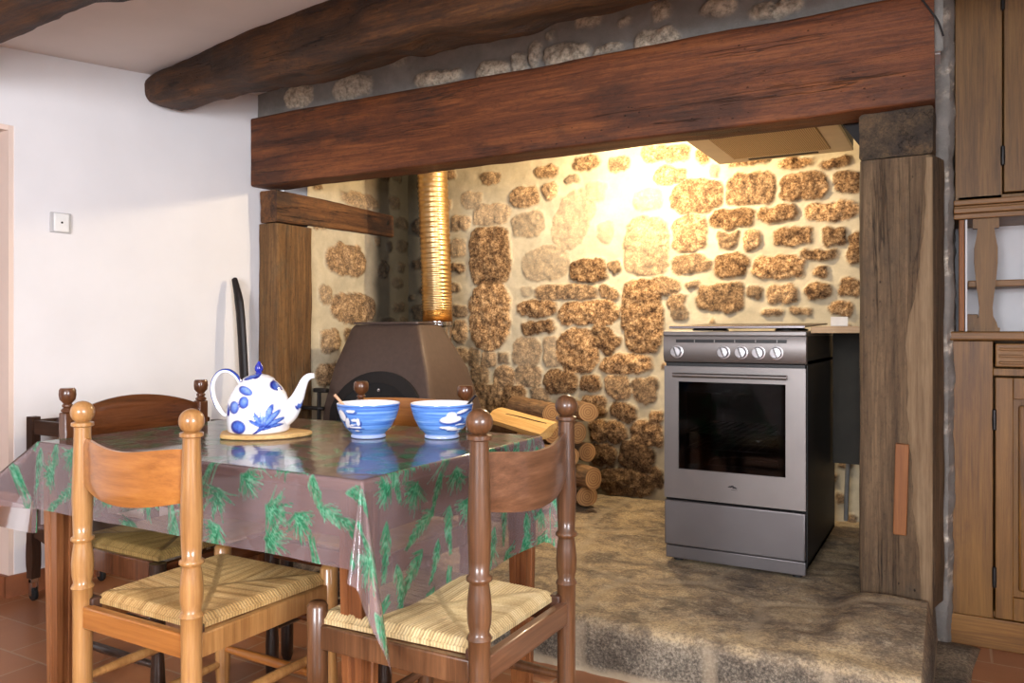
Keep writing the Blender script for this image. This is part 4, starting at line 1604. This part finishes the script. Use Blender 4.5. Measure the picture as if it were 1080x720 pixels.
AA, BB = np.meshgrid(A, B, indexing='ij')
ex = np.where(AA > tx, AA - tx, np.where(AA < -tx, AA + tx, 0.0))
ey = np.where(BB > ty, BB - ty, np.where(BB < -ty, BB + ty, 0.0))
X = np.clip(AA, -tx, tx)
Y = np.clip(BB, -ty, ty)
Z = np.full_like(AA, TH + .0025)
rr = np.hypot(ex, ey)
sxn, syn = np.sign(ex), np.sign(ey)
edge_x = (ex != 0) & (ey == 0)
edge_y = (ey != 0) & (ex == 0)
corner = (ex != 0) & (ey != 0)
rb = .006
P = np.stack([AA, BB, AA * 0], -1)
wave = fbm(P, .16, 2, 5)


def drop(r):
    """rounded bend over the table edge, then hanging: returns outward, down"""
    L = rb * PI / 2
    t = np.clip(r / L, 0, 1)
    out = rb * np.sin(t * PI / 2)
    dn = rb * (1 - np.cos(t * PI / 2)) + np.maximum(r - L, 0)
    return out, dn


out, dn = drop(rr)
# straight sides, a light wave growing towards the hem, blended to nothing at the corners
dcy = np.clip((ty - np.abs(BB)) / .2, 0, 1)
dcx = np.clip((tx - np.abs(AA)) / .2, 0, 1)
wv = np.where(edge_x, (np.sin(BB * 17) * .5 + wave) * dcy, np.where(edge_y, (np.sin(AA * 15) * .5 + wave) * dcx, 0))
hang = np.clip(rr / .25, 0, 1.3)
o2 = out + np.maximum(0, wv + .35) * .014 * hang + .004 * hang
X = np.where(edge_x, X + sxn * o2, X)
Y = np.where(edge_y, Y + syn * o2, Y)
Z = np.where(edge_x | edge_y, Z - dn, Z)
# corners: a cone-like fold
th = np.arctan2(np.abs(ey), np.abs(ex))
for sx in (-1, 1):
    for sy in (-1, 1):
        sel = corner & (sxn == sx) & (syn == sy)
        if (sx, sy) == (-1, -1):
            bmax, dvec = math.radians(52), np.array([-.93, -.36])
        elif (sx, sy) == (1, -1):
            bmax, dvec = math.radians(33), np.array([.60, -.80])
        else:
            bmax, dvec = math.radians(26), np.array([sx * .8, sy * .6])
        f = 1 - np.abs(th - PI / 4) / (PI / 4)
        f = f ** 1.15
        beta = bmax * f
        rho = rr * np.sin(beta) + .006 + .004 * hang
        zd = rr * np.cos(beta)
        # second small pleat either side
        pl = np.sin(th * 8) * .012 * hang * (f ** .5)
        side = np.array([-dvec[1], dvec[0]])
        if (sx, sy) != (-1, -1):
            bc = math.radians({(1, -1): 23, (1, 1): 11}.get((sx, sy), 15))
            env = np.sin(2 * np.clip(th, 0, PI / 2)) ** .7
            R_ = rr * math.sin(bc) * env * (1 + .30 * np.cos(th * 9 + .6)) + .006 + .004 * hang
            zd = rr * np.cos(bc * env)
            nx = sx * (tx + R_ * np.cos(th))
            ny = sy * (ty + R_ * np.sin(th))
            X = np.where(sel, nx, X)
            Y = np.where(sel, ny, Y)
            Z = np.where(sel, TH + .0025 - zd, Z)
            continue
        nx = sx * tx + dvec[0] * rho * f + sx * np.where(th < PI / 4, 1, 0) * .008 * (1 - f) + side[0] * pl
        ny = sy * ty + dvec[1] * rho * f + sy * np.where(th < PI / 4, 0, 1) * .008 * (1 - f) + side[1] * pl
        X = np.where(sel, nx, X)
        Y = np.where(sel, ny, Y)
        Z = np.where(sel, TH + .0025 - zd, Z)
Z = Z + np.where(rr == 0, .0006 * wave, 0)
V = np.stack([X, Y, Z], -1).reshape(-1, 3)
C3 = np.stack([prt, sh_, prt * 0], -1).reshape(-1, 3)
cl = np_obj('tablecloth', V, [f[::-1] for f in grid_faces(na, nb_)], 'clear_plastic_cloth', loc=((TX0 + TX1) / 2, (TY0 + TY1) / 2, 0), col=C3, angle=180)
tag(cl, 'clear plastic tablecloth printed with green fern sprigs draped over the table', 'tablecloth')


# ================================================================ CHAIRS
def rush_seat(w0, w1, dep, z, mat, parent):
    """w0 = width at the back (y=0), w1 at the front (y=dep)"""
    n = 190
    U, W_ = np.meshgrid(np.linspace(-1, 1, n), np.linspace(0, 1, n), indexing='ij')
    half = (w0 + (w1 - w0) * W_) / 2
    X = U * half
    Y = W_ * dep
    a, b = np.abs(U), np.abs(W_ * 2 - 1)
    side = a > b
    coord = np.where(side, Y, X)
    per = .0075
    ph = coord / per * 2 * PI
    d = np.minimum(1, np.abs(a - b) * 14)
    cord = np.cos(ph) * d
    mx = np.maximum(a, b)
    edge = sstep(.86, 1.0, mx)
    Z = z - .012 * (1 - mx) - .014 * edge ** 2 + .0011 * cord
    # fold under the rails
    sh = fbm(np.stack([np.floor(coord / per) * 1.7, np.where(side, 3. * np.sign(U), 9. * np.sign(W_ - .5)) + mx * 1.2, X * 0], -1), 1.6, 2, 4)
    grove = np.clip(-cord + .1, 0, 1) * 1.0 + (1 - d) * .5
    V = np.stack([X, Y, Z], -1).reshape(-1, 3)
    low = V.copy()
    low[:, 2] = z - .034
    F = grid_faces(n, n)
    # skirt
    idx = np.arange(n * n).reshape(n, n)
    rim = list(idx[:, 0]) + list(idx[-1, 1:]) + list(idx[-2::-1, -1]) + list(idx[0, -2:0:-1])
    base = len(V)
    Vr = V[rim].copy()
    Vr[:, 2] = z - .024
    V = np.vstack([V, Vr])
    k = len(rim)
    for i in range(k):
        F.append((rim[i], rim[(i + 1) % k], base + (i + 1) % k, base + i))
    F.append(tuple(base + i for i in range(k)))
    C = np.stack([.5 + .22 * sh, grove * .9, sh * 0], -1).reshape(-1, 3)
    C = np.clip(np.vstack([C, C[rim]]), 0, 1)
    return np_obj('seat', V, [tuple(int(q) for q in f[::-1]) for f in F], mat, parent, col=C, angle=50)


def bar(p, q, w, h, bev=.004, round_=False):
    """straight bar between two points, w across, h vertical"""
    p, q = Vector(p), Vector(q)
    d = q - p
    bm = BM()
    if round_:
        n = 7
        tube(bm, [p + d * k / n for k in range(n + 1)], [w * (.72 + .28 * math.sin(PI * k / n)) for k in range(n + 1)], 12)
        return bm
    M = Matrix.Translation((p + q) / 2) @ d.to_track_quat('X', 'Z').to_matrix().to_4x4()
    box(bm, -d.length / 2, d.length / 2, -w / 2, w / 2, -h / 2, h / 2, bev, 2, M)
    return bm


def slat(w, y, prof, th, bow, mat, parent, name='backrest'):
    """prof(u)->(zbottom,ztop), u in -1..1; bow = how far the middle bends backwards"""
    n, m = 26, 8
    V = []
    F = []
    for s in (0, 1):
        for i in range(n):
            u = -1 + 2 * i / (n - 1)
            zb, zt = prof(u)
            yy = y - bow * (1 - u * u)
            for j in range(m):
                f = j / (m - 1)
                e = .0 if 0 < j < m - 1 else th * .28
                V.append((u * w / 2, yy + (th / 2 - e) * (1 if s else -1), zb + (zt - zb) * f))
    base = n * m
    F += grid_faces(n, m)
    F += [tuple(base + k for k in reversed(f)) for f in grid_faces(n, m)]
    for i in range(n - 1):
        a, b = i * m, (i + 1) * m
        F.append((a, b, b + base, a + base))
        F.append((a + m - 1, a + m - 1 + base, b + m - 1 + base, b + m - 1))
    for j in range(m - 1):
        F.append((j, j + base, j + 1 + base, j + 1))
        a = (n - 1) * m
        F.append((a + j, a + j + 1, a + j + 1 + base, a + j + base))
    bm = BM()
    vs = [bm.verts.new(v) for v in V]
    for f in F:
        bm.faces.new([vs[k] for k in f])
    return obj(name, bm, mat, parent, angle=50)


def chair_ball(name, loc, rz, label, wz, wx, rush, hs=1.0, W=.367):
    c = empty(name, loc, rz, label, 'chair')
    sz = .455 * hs
    T = .895 * hs
    k = hs
    w2 = W / 2
    prof = [(.016, 0), (.019, .012), (.0205, .12), (.0205, .30 * k), (.0205, .43 * k), (.0215, .472 * k), (.0245, .476 * k), (.0215, .482 * k), (.0185, .486 * k), (.0225, .505 * k), (.0235, .53 * k), (.0215, .555 * k), (.0185, .575 * k),
            (.0185, .578 * k), (.0245, .582 * k), (.0245, .588 * k), (.019, .592 * k), (.0205, .62 * k), (.0225, .68 * k), (.0195, .77 * k), (.0175, .828 * k), (.0175, .836 * k), (.0235, .839 * k), (.0235, .846 * k), (.013, .849 * k)]
    zc, rb_ = T - .0255, .0255
    prof += [(rb_ * math.cos(a), zc + rb_ * math.sin(a)) for a in [math.radians(q) for q in range(-58, 90, 12)]] + [(0, T)]
    for s in (-1, 1):
        obj('rear_post', lathe(BM(), prof, 24, Matrix.Translation((s * w2, 0, 0))), wz, c, angle=60)
        fp = [(.014, 0), (.018, .012), (.017, .1), (.021, .2), (.0165, .29), (.0165, .300), (.022, .305), (.022, .36), (.022, sz + .016), (.016, sz + .024), (0, sz + .024)]
        obj('front_leg', lathe(BM(), fp, 20, Matrix.Translation((s * (w2 + .006), .395, 0))), wz, c, angle=60)
        obj('side_rail', bar((s * w2, .015, sz - .045), (s * (w2 + .006), .38, sz - .045), .022, .05), wz, c)
        for z in (.16, .27):
            obj('side_stretcher', bar((s * w2, .015, z), (s * (w2 + .006), .385, z), .0125, .02, round_=True), wz, c)
    obj('rear_rail', bar((-w2 + .015, 0, sz - .043), (w2 - .015, 0, sz - .043), .022, .05), wx, c)
    obj('front_rail', bar((-w2, .395, sz - .043), (w2, .395, sz - .043), .022, .05), wx, c)
    obj('front_stretcher', bar((-w2, .395, .20), (w2, .395, .20), .0125, .02, round_=True), wx, c)
    obj('rear_stretcher', bar((-w2, .0, .24), (w2, .0, .24), .0125, .02, round_=True), wx, c)
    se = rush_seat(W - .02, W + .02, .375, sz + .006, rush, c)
    se.location = (0, .022, 0)
    for sx in (-1, 1):
        for y in (.015, .385):
            obj('seat_corner', bbox(sx * (w2 - .012) - .018, sx * (w2 - .012) + .018, y - .012, y + .014, sz - .03, sz - .003, .004), 'rush_corner', c)

    def pf(u):
        zt = (.812 - .014 * math.cos(u * PI / 2) ** 2) * hs
        zb = (.705 - .022 * math.cos(u * PI / 2)) * hs
        return zb, zt
    slat(W - .012, .004, pf, .017, .036, wx, c)
    return c


chair_ball('rush_chair', (-1.535, 1.07, 0), 0, 'honey coloured wooden chair with rush seat and round finials, nearest the camera at left', 'honey_z', 'honey_x', 'rush_gold')
chair_ball('rush_chair', (-.772, 1.428, 0), PI / 2, 'mid brown wooden chair with pale rush seat at the right end of the table', 'walnut_z', 'walnut_x', 'rush_pale', 1.015, .373)


def chair_square(name, loc, rz, label, W, T=.885, rush='rush_brown', arch=.052, fat=1.0, sm='dark_x'):
    c = empty(name, loc, rz, label, 'chair')
    w2 = W / 2
    sz = .45
    for s in (-1, 1):
        M = Matrix.Translation((s * w2, 0, 0))
        bm = BM()
        box(bm, -.017, .017, -.017, .017, .36, T - .072, .004, 2, M)
        lathe(bm, [(.012, T - .072), (.017, T - .070), (.018, T - .064), (.011, T - .058), (.015, T - .054), (.015, T - .05), (.011, T - .046), (.021 * fat, T - .034), (.0235 * fat, T - .02), (.0225 * fat, T - .006), (.019 * fat, T), (0, T)], 20, M)
        lathe(bm, [(.014, 0), (.018, .02), (.014, .06), (.018, .2), (.02, .3), (.016, .33), (.02, .345), (.02, .362)], 18, M)
        obj('rear_post', bm, 'dark_z', c, angle=50)
        M = Matrix.Translation((s * w2, .41, 0))
        bm = BM()
        lathe(bm, [(.013, 0), (.019, .02), (.020, .10), (.015, .20), (.013, .23), (.019, .24), (.012, .25), (.019, .26), (.021, .30), (.022, .36), (.022, sz - .022), (0, sz - .02)], 18, M)
        obj('front_leg', bm, 'ebony_z', c, angle=50)
        obj('side_rail', bar((s * w2, .015, sz - .048), (s * w2, .39, sz - .048), .024, .06), 'dark_z', c)
        for z in (.15, .26):
            obj('side_stretcher', bar((s * w2, .01, z), (s * w2, .40, z), .012, .02, round_=True), 'ebony_z', c)
    obj('rear_rail', bar((-w2 + .01, 0, sz - .06), (w2 - .01, 0, sz - .06), .022, .055), 'dark_x', c)
    obj('front_rail', bar((-w2, .41, sz - .055), (w2, .41, sz - .055), .024, .055), 'dark_x', c)
    obj('front_stretcher', bar((-w2, .41, .21), (w2, .41, .21), .012, .02, round_=True), 'dark_x', c)
    se = rush_seat(W - .01, W + .0, .39, sz + .006, rush, c)
    se.location = (0, .022, 0)

    def pf(u):
        zt = T - .088 + (.03 if arch < .01 else 0) + arch * max(0, math.cos(u * PI / 2)) ** .7
        return T - .175 + .012 * math.cos(u * PI / 2), zt
    slat(W - .012, .0, pf, .018, .028, sm, c)
    return c


chair_square('side_chair', (-2.285, 1.612, 0), -PI / 2, 'dark varnished chair with arched back rail at the left end of the table', .47)
chair_square('side_chair', (-1.597, 2.135, 0), PI, 'dark chair mostly hidden behind the two bowls, on the fireplace side', .432, .878, arch=.006, fat=1.12, sm='honey_x')

# ================================================================ TROLLEY
TRX0, TRX1, TRY0, TRY1 = -3.165, -2.41, 1.74, 2.06
tr = empty('tea_trolley', ((TRX0 + TRX1) / 2, (TRY0 + TRY1) / 2, 0), 0, 'dark wooden two tier tea trolley on casters against the white wall', 'trolley')
qx, qy = (TRX1 - TRX0) / 2, (TRY1 - TRY0) / 2
for sx in (-1, 1):
    for sy in (-1, 1):
        x, y = sx * (qx - .02), sy * (qy - .02)
        prof = [(.017, .09), (.018, .12), (.0225, .14), (.024, .18), (.022, .22), (.0185, .245), (.0185, .72)]
        poly = [(w, z) for w, z in prof] + [(-w, z) for w, z in prof[::-1]]
        bm = prism(BM(), poly, -.017, .017, Matrix.Translation((x, y, 0)) @ Matrix.Rotation(PI / 2, 4, 'X'))
        lg = obj('leg', bm, 'trolley_z', tr, angle=20)
        bm = lathe(BM(), [(.0, -.009), (.018, -.009), (.024, -.006), (.025, 0), (.024, .006), (.018, .009), (0, .009)], 22, Matrix.Translation((x, y, .026)) @ Matrix.Rotation(PI / 2, 4, 'X'))
        cs_ = obj('caster', bm, 'black_rubber', tr)
        bm = BM()
        box(bm, x - .009, x + .009, y - .015, y - .011, .022, .088, .002)
        box(bm, x - .009, x + .009, y + .011, y + .015, .022, .088, .002)
        box(bm, x - .009, x + .009, y - .015, y + .015, .072, .092, .002)
        obj('fork', bm, 'chrome', cs_)
for z in (.655, .262):
    obj('shelf', bbox(-qx + .03, qx - .03, -qy + .02, qy - .02, z, z + .014, .002), 'trolley_x', tr)
    for sy in (-1, 1):
        y = sy * (qy - .02)
        if z < .5:
            n = 24
            up_ = [(-qx + .036 + (2 * qx - .072) * k / n, z + .028) for k in range(n + 1)]
            dn_ = [(-qx + .036 + (2 * qx - .072) * k / n, z - .012 - .022 * (math.sin(PI * k / n * 3) ** 2)) for k in range(n + 1)]
            bm = prism(BM(), up_ + dn_[::-1], -.009, .009, Matrix.Translation((0, y, 0)) @ Matrix.Rotation(PI / 2, 4, 'X'))
        else:
            bm = bbox(-qx + .036, qx - .036, y - .009, y + .009, z - .004, z + .052, .003)
        obj('long_rail', bm, 'trolley_x', tr, angle=20)
    for sx in (-1, 1):
        x = sx * (qx - .02)
        bm = bbox(x - .009, x + .009, -qy + .036, qy - .036, z - .002, z + (.052 if z > .5 else .028), .003)
        obj('end_rail', bm, 'trolley_x', tr)
# things on the trolley
V, F = [], []
n = 40
U, W_ = np.meshgrid(np.linspace(-1, 1, n), np.linspace(-1, 1, n), indexing='ij')
edge = np.clip(1 - np.maximum(np.abs(U), np.abs(W_)) ** 6, 0, 1)
Z = .085 * edge * (.75 + .25 * fbm(np.stack([U, W_, U * 0], -1), .5, 3, 3))
V = np.stack([U * .13, W_ * .10, Z], -1).reshape(-1, 3)
o = np_obj('folded_cloth', V, [f[::-1] for f in grid_faces(n, n)], 'purple_cloth', loc=(-2.985, 1.915, .6695))
tag(o, 'dark folded cloth on the left end of the trolley top', 'cloth')
b_ = empty('wooden_tray', (-2.62, 1.90, .6695), 0, 'dark brown wooden tray standing on the right end of the trolley top', 'tray')
obj('tray_base', bbox(-.17, .17, -.12, .12, 0, .012, .003), 'trolley_x', b_)
for x in (-.165, .165):
    poly = [(-.12, 0), (.12, 0), (.12, .06), (.08, .075), (.05, .10), (-.05, .10), (-.08, .075), (-.12, .06)]
    bm = prism(BM(), poly, -.006, .006, Matrix.Translation((x, 0, 0)) @ Matrix(((0, 0, 1, 0), (1, 0, 0, 0), (0, 1, 0, 0), (0, 0, 0, 1))))
    obj('tray_end', bm, 'dark_x', b_, smooth=False)
for y in (-.118, .118):
    obj('tray_side', bbox(-.165, .165, y - .005, y + .005, 0, .06, .002), 'dark_x', b_)

# ================================================================ TEAPOT, TRIVET, BOWLS
TZ = TH + .0035


def blobs(P2, items):
    """paint ellipses: items (cx, cz, rx, rz, ang, dark)"""
    m = np.zeros(len(P2))
    g = np.full(len(P2), .5)
    for cx, cz, rx, rz, an, dk in items:
        dx, dz = P2[:, 0] - cx, P2[:, 1] - cz
        a = (dx * math.cos(an) + dz * math.sin(an)) / rx
        b = (-dx * math.sin(an) + dz * math.cos(an)) / rz
        r = np.hypot(a, b)
        v = np.clip((1.08 - r) * 6, 0, 1)
        gg = dk + .6 * np.clip(r, 0, 1) ** 3 - .16 * (a + b)
        g = np.where(v > m, gg, g)
        m = np.maximum(m, v)
    return m, np.clip(g, 0, 1)


def lathe_np(prof, seg):
    V = []
    for r, z in prof:
        for k in range(seg):
            a = 2 * PI * k / seg
            V.append((r * math.cos(a), r * math.sin(a), z))
    return np.array(V), grid_faces(len(prof), seg, True)


def resample(prof, step):
    P = np.array(prof, float)
    L = np.r_[0, np.cumsum(np.linalg.norm(np.diff(P, axis=0), axis=1))]
    s = np.linspace(0, L[-1], int(L[-1] / step) + 2)
    return list(zip(np.interp(s, L, P[:, 0]), np.interp(s, L, P[:, 1])))


tpx, tpy = -1.752, 1.616
# trivet: slice of wood
bm = BM()
n = 48
ro = [(.128 * (1 + .06 * math.sin(3 * a + 1) + .03 * math.sin(5 * a)) * math.cos(a), .098 * (1 + .05 * math.sin(2 * a) + .03 * math.sin(7 * a)) * math.sin(a)) for a in [2 * PI * k / n for k in range(n)]]
ri = [(x * .97, y * .97) for x, y in ro]
r0 = [bm.verts.new((x, y, 0)) for x, y in ri]
r1 = [bm.verts.new((x, y, .003)) for x, y in ro]
r2 = [bm.verts.new((x, y, .009)) for x, y in ro]
r3 = [bm.verts.new((x, y, .012)) for x, y in ri]
for a, b in ((r0, r1), (r1, r2), (r2, r3)):
    for k in range(n):
        bm.faces.new((a[k], a[(k + 1) % n], b[(k + 1) % n], b[k]))
bm.faces.new(r0[::-1])
bm.faces.new(r3)
o = obj('trivet', bm, 'trivet_wood', loc=(tpx + .012, tpy + .005, TZ), rot=(0, 0, YAW))
tag(o, 'oval wood slice trivet under the teapot', 'trivet')

tp = empty('teapot', (tpx, tpy, TZ + .0125), YAW, 'white teapot painted with blue fruit and leaves, on the wooden trivet', 'teapot')
k_ = .000418
IT = [((230 - 340) * k_, (590 - 410) * k_, .017, .018, 0, .35), ((300 - 340) * k_, (590 - 375) * k_, .016, .017, 0, .4), ((172 - 340) * k_, (590 - 430) * k_, .008, .018, .2, .6),
      ((300 - 340) * k_, (590 - 300) * k_, .024, .011, -.35, .3), ((262 - 340) * k_, (590 - 540) * k_, .024, .020, 0, .5), ((487 - 340) * k_, (590 - 262) * k_, .021, .016, -.6, .35),
      ((310 - 340) * k_, (590 - 212) * k_, .022, .007, .3, .5), ((345 - 340) * k_, (590 - 205) * k_, .010, .008, 0, .8), *[(.0376 + math.cos(math.radians(a)) * l, .020 + math.sin(math.radians(a)) * l, l, w, math.radians(a), d) for a, l, w, d in ((52, .030, .0075, .25), (72, .034, .0085, .3), (95, .024, .006, .35), (122, .026, .007, .3), (150, .022, .0055, .45), (28, .026, .0065, .35), (8, .022, .005, .5))],
      ((400 - 340) * k_, (590 - 565) * k_, .018, .0035, .5, .7), ((440 - 340) * k_, (590 - 545) * k_, .02, .006, .2, .4)]
prof = resample([(0, 0), (.078, 0), (.084, .004), (.086, .010), (.088, .03), (.0885, .05), (.087, .07), (.083, .09), (.076, .11), (.065, .128), (.052, .142), (.045, .147), (.044, .149), (.046, .1495), (.040, .155), (.026, .162), (.010, .166), (0, .166)], .0022)
V, F = lathe_np(prof, 140)
P2 = np.column_stack([V[:, 0] * np.where(V[:, 1] < 0, 1, -1), V[:, 2]])
m_, g_ = blobs(P2, IT)
np_obj('body', V, F, 'teapot_glaze', tp, col=np.stack([m_, g_, m_ * 0], -1), angle=60)
bm = lathe(BM(), [(.009, .162), (.010, .168), (.008, .171), (.011, .175), (.0125, .182), (.010, .19), (.0055, .197), (.002, .202), (0, .203)], 24)
obj('lid_knob', bm, 'cobalt', tp)
# spout
ctrl = [(.055, 0, .040, .038), (.085, 0, .056, .030), (.108, 0, .090, .020), (.121, 0, .120, .0145), (.132, 0, .146, .0115), (.145, 0, .158, .0095), (.160, 0, .160, .007)]
pts = smooth_path(ctrl, 10)
bm = tube(BM(), [p[:3] for p in pts], [p[3] for p in pts], 26)
me = bpy.data.meshes.new('t')
bm.to_mesh(me)
bm.free()
V = np.array([v.co[:] for v in me.vertices])
F = [tuple(p.vertices) for p in me.polygons]
bpy.data.meshes.remove(me)
P2 = V[:, [0, 2]]
m_, g_ = blobs(P2, [((630 - 340) * k_, (590 - 415) * k_, .012, .008, .3, .5), ((655 - 340) * k_, (590 - 385) * k_, .011, .005, 1.1, .4), ((648 - 340) * k_, (590 - 450) * k_, .005, .013, -.2, .4)])
np_obj('spout', V, F, 'teapot_glaze', tp, col=np.stack([m_, g_, m_ * 0], -1), angle=60)
# handle
ctrl = [(-.052, 0, .138), (-.066, 0, .160), (-.088, 0, .174), (-.112, 0, .170), (-.130, 0, .145), (-.132, 0, .110), (-.120, 0, .075), (-.100, 0, .050), (-.080, 0, .042)]
pts = smooth_path(ctrl, 8)
bm = tube(BM(), pts, .0065, 14, flat=1.5)
me = bpy.data.meshes.new('t')
bm.to_mesh(me)
bm.free()
V = np.array([v.co[:] for v in me.vertices])
F = [tuple(p.vertices) for p in me.polygons]
bpy.data.meshes.remove(me)
cx_, cz_ = -.086, .11
rad_ = np.hypot(V[:, 0] - cx_, (V[:, 2] - cz_) * .8)
ctr = np.array(pts)
dist = np.hypot(V[:, None, 0] - ctr[None, :, 0], V[:, None, 2] - ctr[None, :, 2])
ci = dist.argmin(1)
outw = rad_ > np.hypot(ctr[ci, 0] - cx_, (ctr[ci, 2] - cz_) * .8) + .0012
m_ = (outw & (V[:, 2] > .07)).astype(float)
np_obj('handle', V, F, 'teapot_glaze', tp, col=np.stack([m_, m_ * .8, m_ * 0], -1), angle=60)


def bowl(loc, rz, label, marks, mat='bowl_glaze'):
    e = empty('bowl', loc, rz, label, 'bowl')
    prof = [(0, .004), (.042, .004), (.044, 0), (.049, 0), (.050, .004), (.047, .010), (.050, .014), (.066, .03), (.079, .055), (.087, .080), (.0895, .096), (.0885, .098), (.0868, .096)]
    inner = [(.084, .082), (.076, .058), (.062, .035), (.044, .020), (.02, .013), (0, .012)]
    prof = resample(prof, .0024)
    V, F = lathe_np(prof, 150)
    side = V[:, 1] < 0
    P2 = np.column_stack([np.where(side, V[:, 0], 9), V[:, 2]])
    wm, _ = blobs(P2, marks)
    dk, gk = blobs(P2, [(a + .004, b - .004, c * 1.25, d_ * 1.2, e_, .8) for a, b, c, d_, e_, f in marks])
    dk = dk * (np.hypot(V[:, 0], V[:, 1]) > 0) * .75
    rimw = (V[:, 2] > .0935) * (np.hypot(V[:, 0], V[:, 1]) < .0885)
    line = ((V[:, 2] > .0905) & (V[:, 2] < .093)).astype(float)
    base = V[:, 2] < .011
    R = np.maximum(dk, line)
    B_ = np.maximum(np.maximum(wm, rimw.astype(float)), base * .35)
    np_obj('outside', V, F, mat, e, col=np.stack([R, np.maximum(gk, line * .9), B_], -1), angle=60)
    V, F = lathe_np(resample([(.0868, .096)] + inner, .004), 90)
    np_obj('inside', V, F, 'porcelain', e, angle=60)
    return e


b1 = (-.409, 2.246)
b2 = (-.199, 2.236)


def img2room(X, Y):
    return X * CC - Y * SS, X * SS + Y * CC


p1 = img2room(*b1)
p2 = img2room(*b2)
bowl((p1[0], p1[1], TZ), YAW - .1, 'blue banded bowl with white sailing boats, next to the teapot',
     [(-.058, .066, .011, .017, .5, 0), (-.042, .046, .007, .015, -.2, 0), (-.008, .050, .005, .011, 0, 0), (-.018, .055, .010, .004, 0, 0), (-.028, .080, .014, .004, 0, 0), (-.02, .034, .02, .0025, 0, 0), (-.03, .040, .016, .002, .2, 0), (-.015, .024, .008, .002, 0, 0)])
bowl((p2[0], p2[1], TZ), YAW + .05, 'blue banded bowl with a white cloud and boat, right of the other bowl',
     [(.026, .058, .028, .010, .05, 0), (.030, .069, .014, .010, 0, 0), (.046, .060, .010, .007, 0, 0), (.020, .034, .024, .004, -.1, 0), (.035, .028, .02, .0025, 0, 0), (.052, .042, .012, .002, 0, 0), (.06, .08, .016, .004, .3, 0)])


def spoon(p, dirx, label, mat, L=.115):
    ang = YAW + (PI if dirx < 0 else 0)
    e = empty('spoon', (p[0], p[1], TZ + .0135), ang, label, 'spoon')
    bm = BM()
    pts = smooth_path([(-.03, 0, .010), (.0, 0, .014), (.05, 0, .052), (.085, 0, .093), (.097, 0, .106)], 6)
    tube(bm, pts, [.003 + .0015 * (i / len(pts)) for i in range(len(pts))], 10, flat=1.6)
    obj('handle', bm, mat, e)
    bm = lathe(BM(), [(0, 0), (.010, .001), (.016, .005), (.018, .009), (.0165, .0092), (.012, .006), (0, .003)], 18, Matrix.Translation((-.04, 0, .003)) @ Matrix.Diagonal((1.4, .95, 1, 1)))
    obj('spoon_bowl', bm, mat, e)


spoon(p1, -1, 'pale wooden spoon handle sticking out of the left bowl', 'spoon_wood')
spoon(p2, 1, 'dark spoon handle resting on the rim of the right bowl', 'spoon_dark')

# ================================================================ LIGHT
def area(name, loc, rot, sx, sy, power, col):
    L = bpy.data.lights.new(name, 'AREA')
    L.shape = 'RECTANGLE'
    L.size, L.size_y = sx, sy
    L.energy = power
    L.color = col
    o = bpy.data.objects.new(name, L)
    COL.objects.link(o)
    o.location = loc
    o.rotation_euler = rot
    return o


# daylight just outside the two windows
area('daylight_right_window', (XR + .45, (WR[0] + WR[1]) / 2, (WR[2] + WR[3]) / 2), (0, PI / 2, 0), 1.1, 1.4, 290, (.98, .98, 1))
area('daylight_front_window', ((WF[0] + WF[1]) / 2, YF - .45, (WF[2] + WF[3]) / 2), (-PI / 2, 0, PI), 1.4, 1.1, 290, (.98, .98, 1))


def point(name, loc, power, col, r=.03):
    L = bpy.data.lights.new(name, 'POINT')
    L.energy = power
    L.color = col
    L.shadow_soft_size = r
    o = bpy.data.objects.new(name, L)
    COL.objects.link(o)
    o.location = loc
    return o


point('hearth_lamp_light', (-1.32, 3.47, 1.915), 70, (1, .80, .52), .03)

w = bpy.data.worlds.new('sky')
SC.world = w
w.use_nodes = True
nt = w.node_tree
bg = nt.nodes['Background']
bg.inputs[0].default_value = (.90, .94, 1, 1)
bg.inputs[1].default_value = 1.3

# ================================================================ CAMERA
cam = bpy.data.cameras.new('camera')
cam.sensor_fit = 'HORIZONTAL'
cam.sensor_width = 36
cam.lens = FL / 1080 * 36
cam.shift_y = -10 / 1080
cam.clip_start = .02
co = bpy.data.objects.new('camera', cam)
COL.objects.link(co)
co.location = (0, 0, EYE)
co.rotation_euler = (PI / 2, 0, YAW)
SC.camera = co
SC.view_settings.view_transform = 'Standard'
SC.view_settings.look = 'None'
SC.view_settings.gamma = 1
SC.view_settings.exposure = 0
SC.view_settings.use_curve_mapping = False
SC.cycles.use_denoising = True
SC.cycles.max_bounces = 8
SC.cycles.transparent_max_bounces = 12
SC.cycles.sample_clamp_indirect = 4
SC.cycles.caustics_reflective = False
SC.cycles.caustics_refractive = False
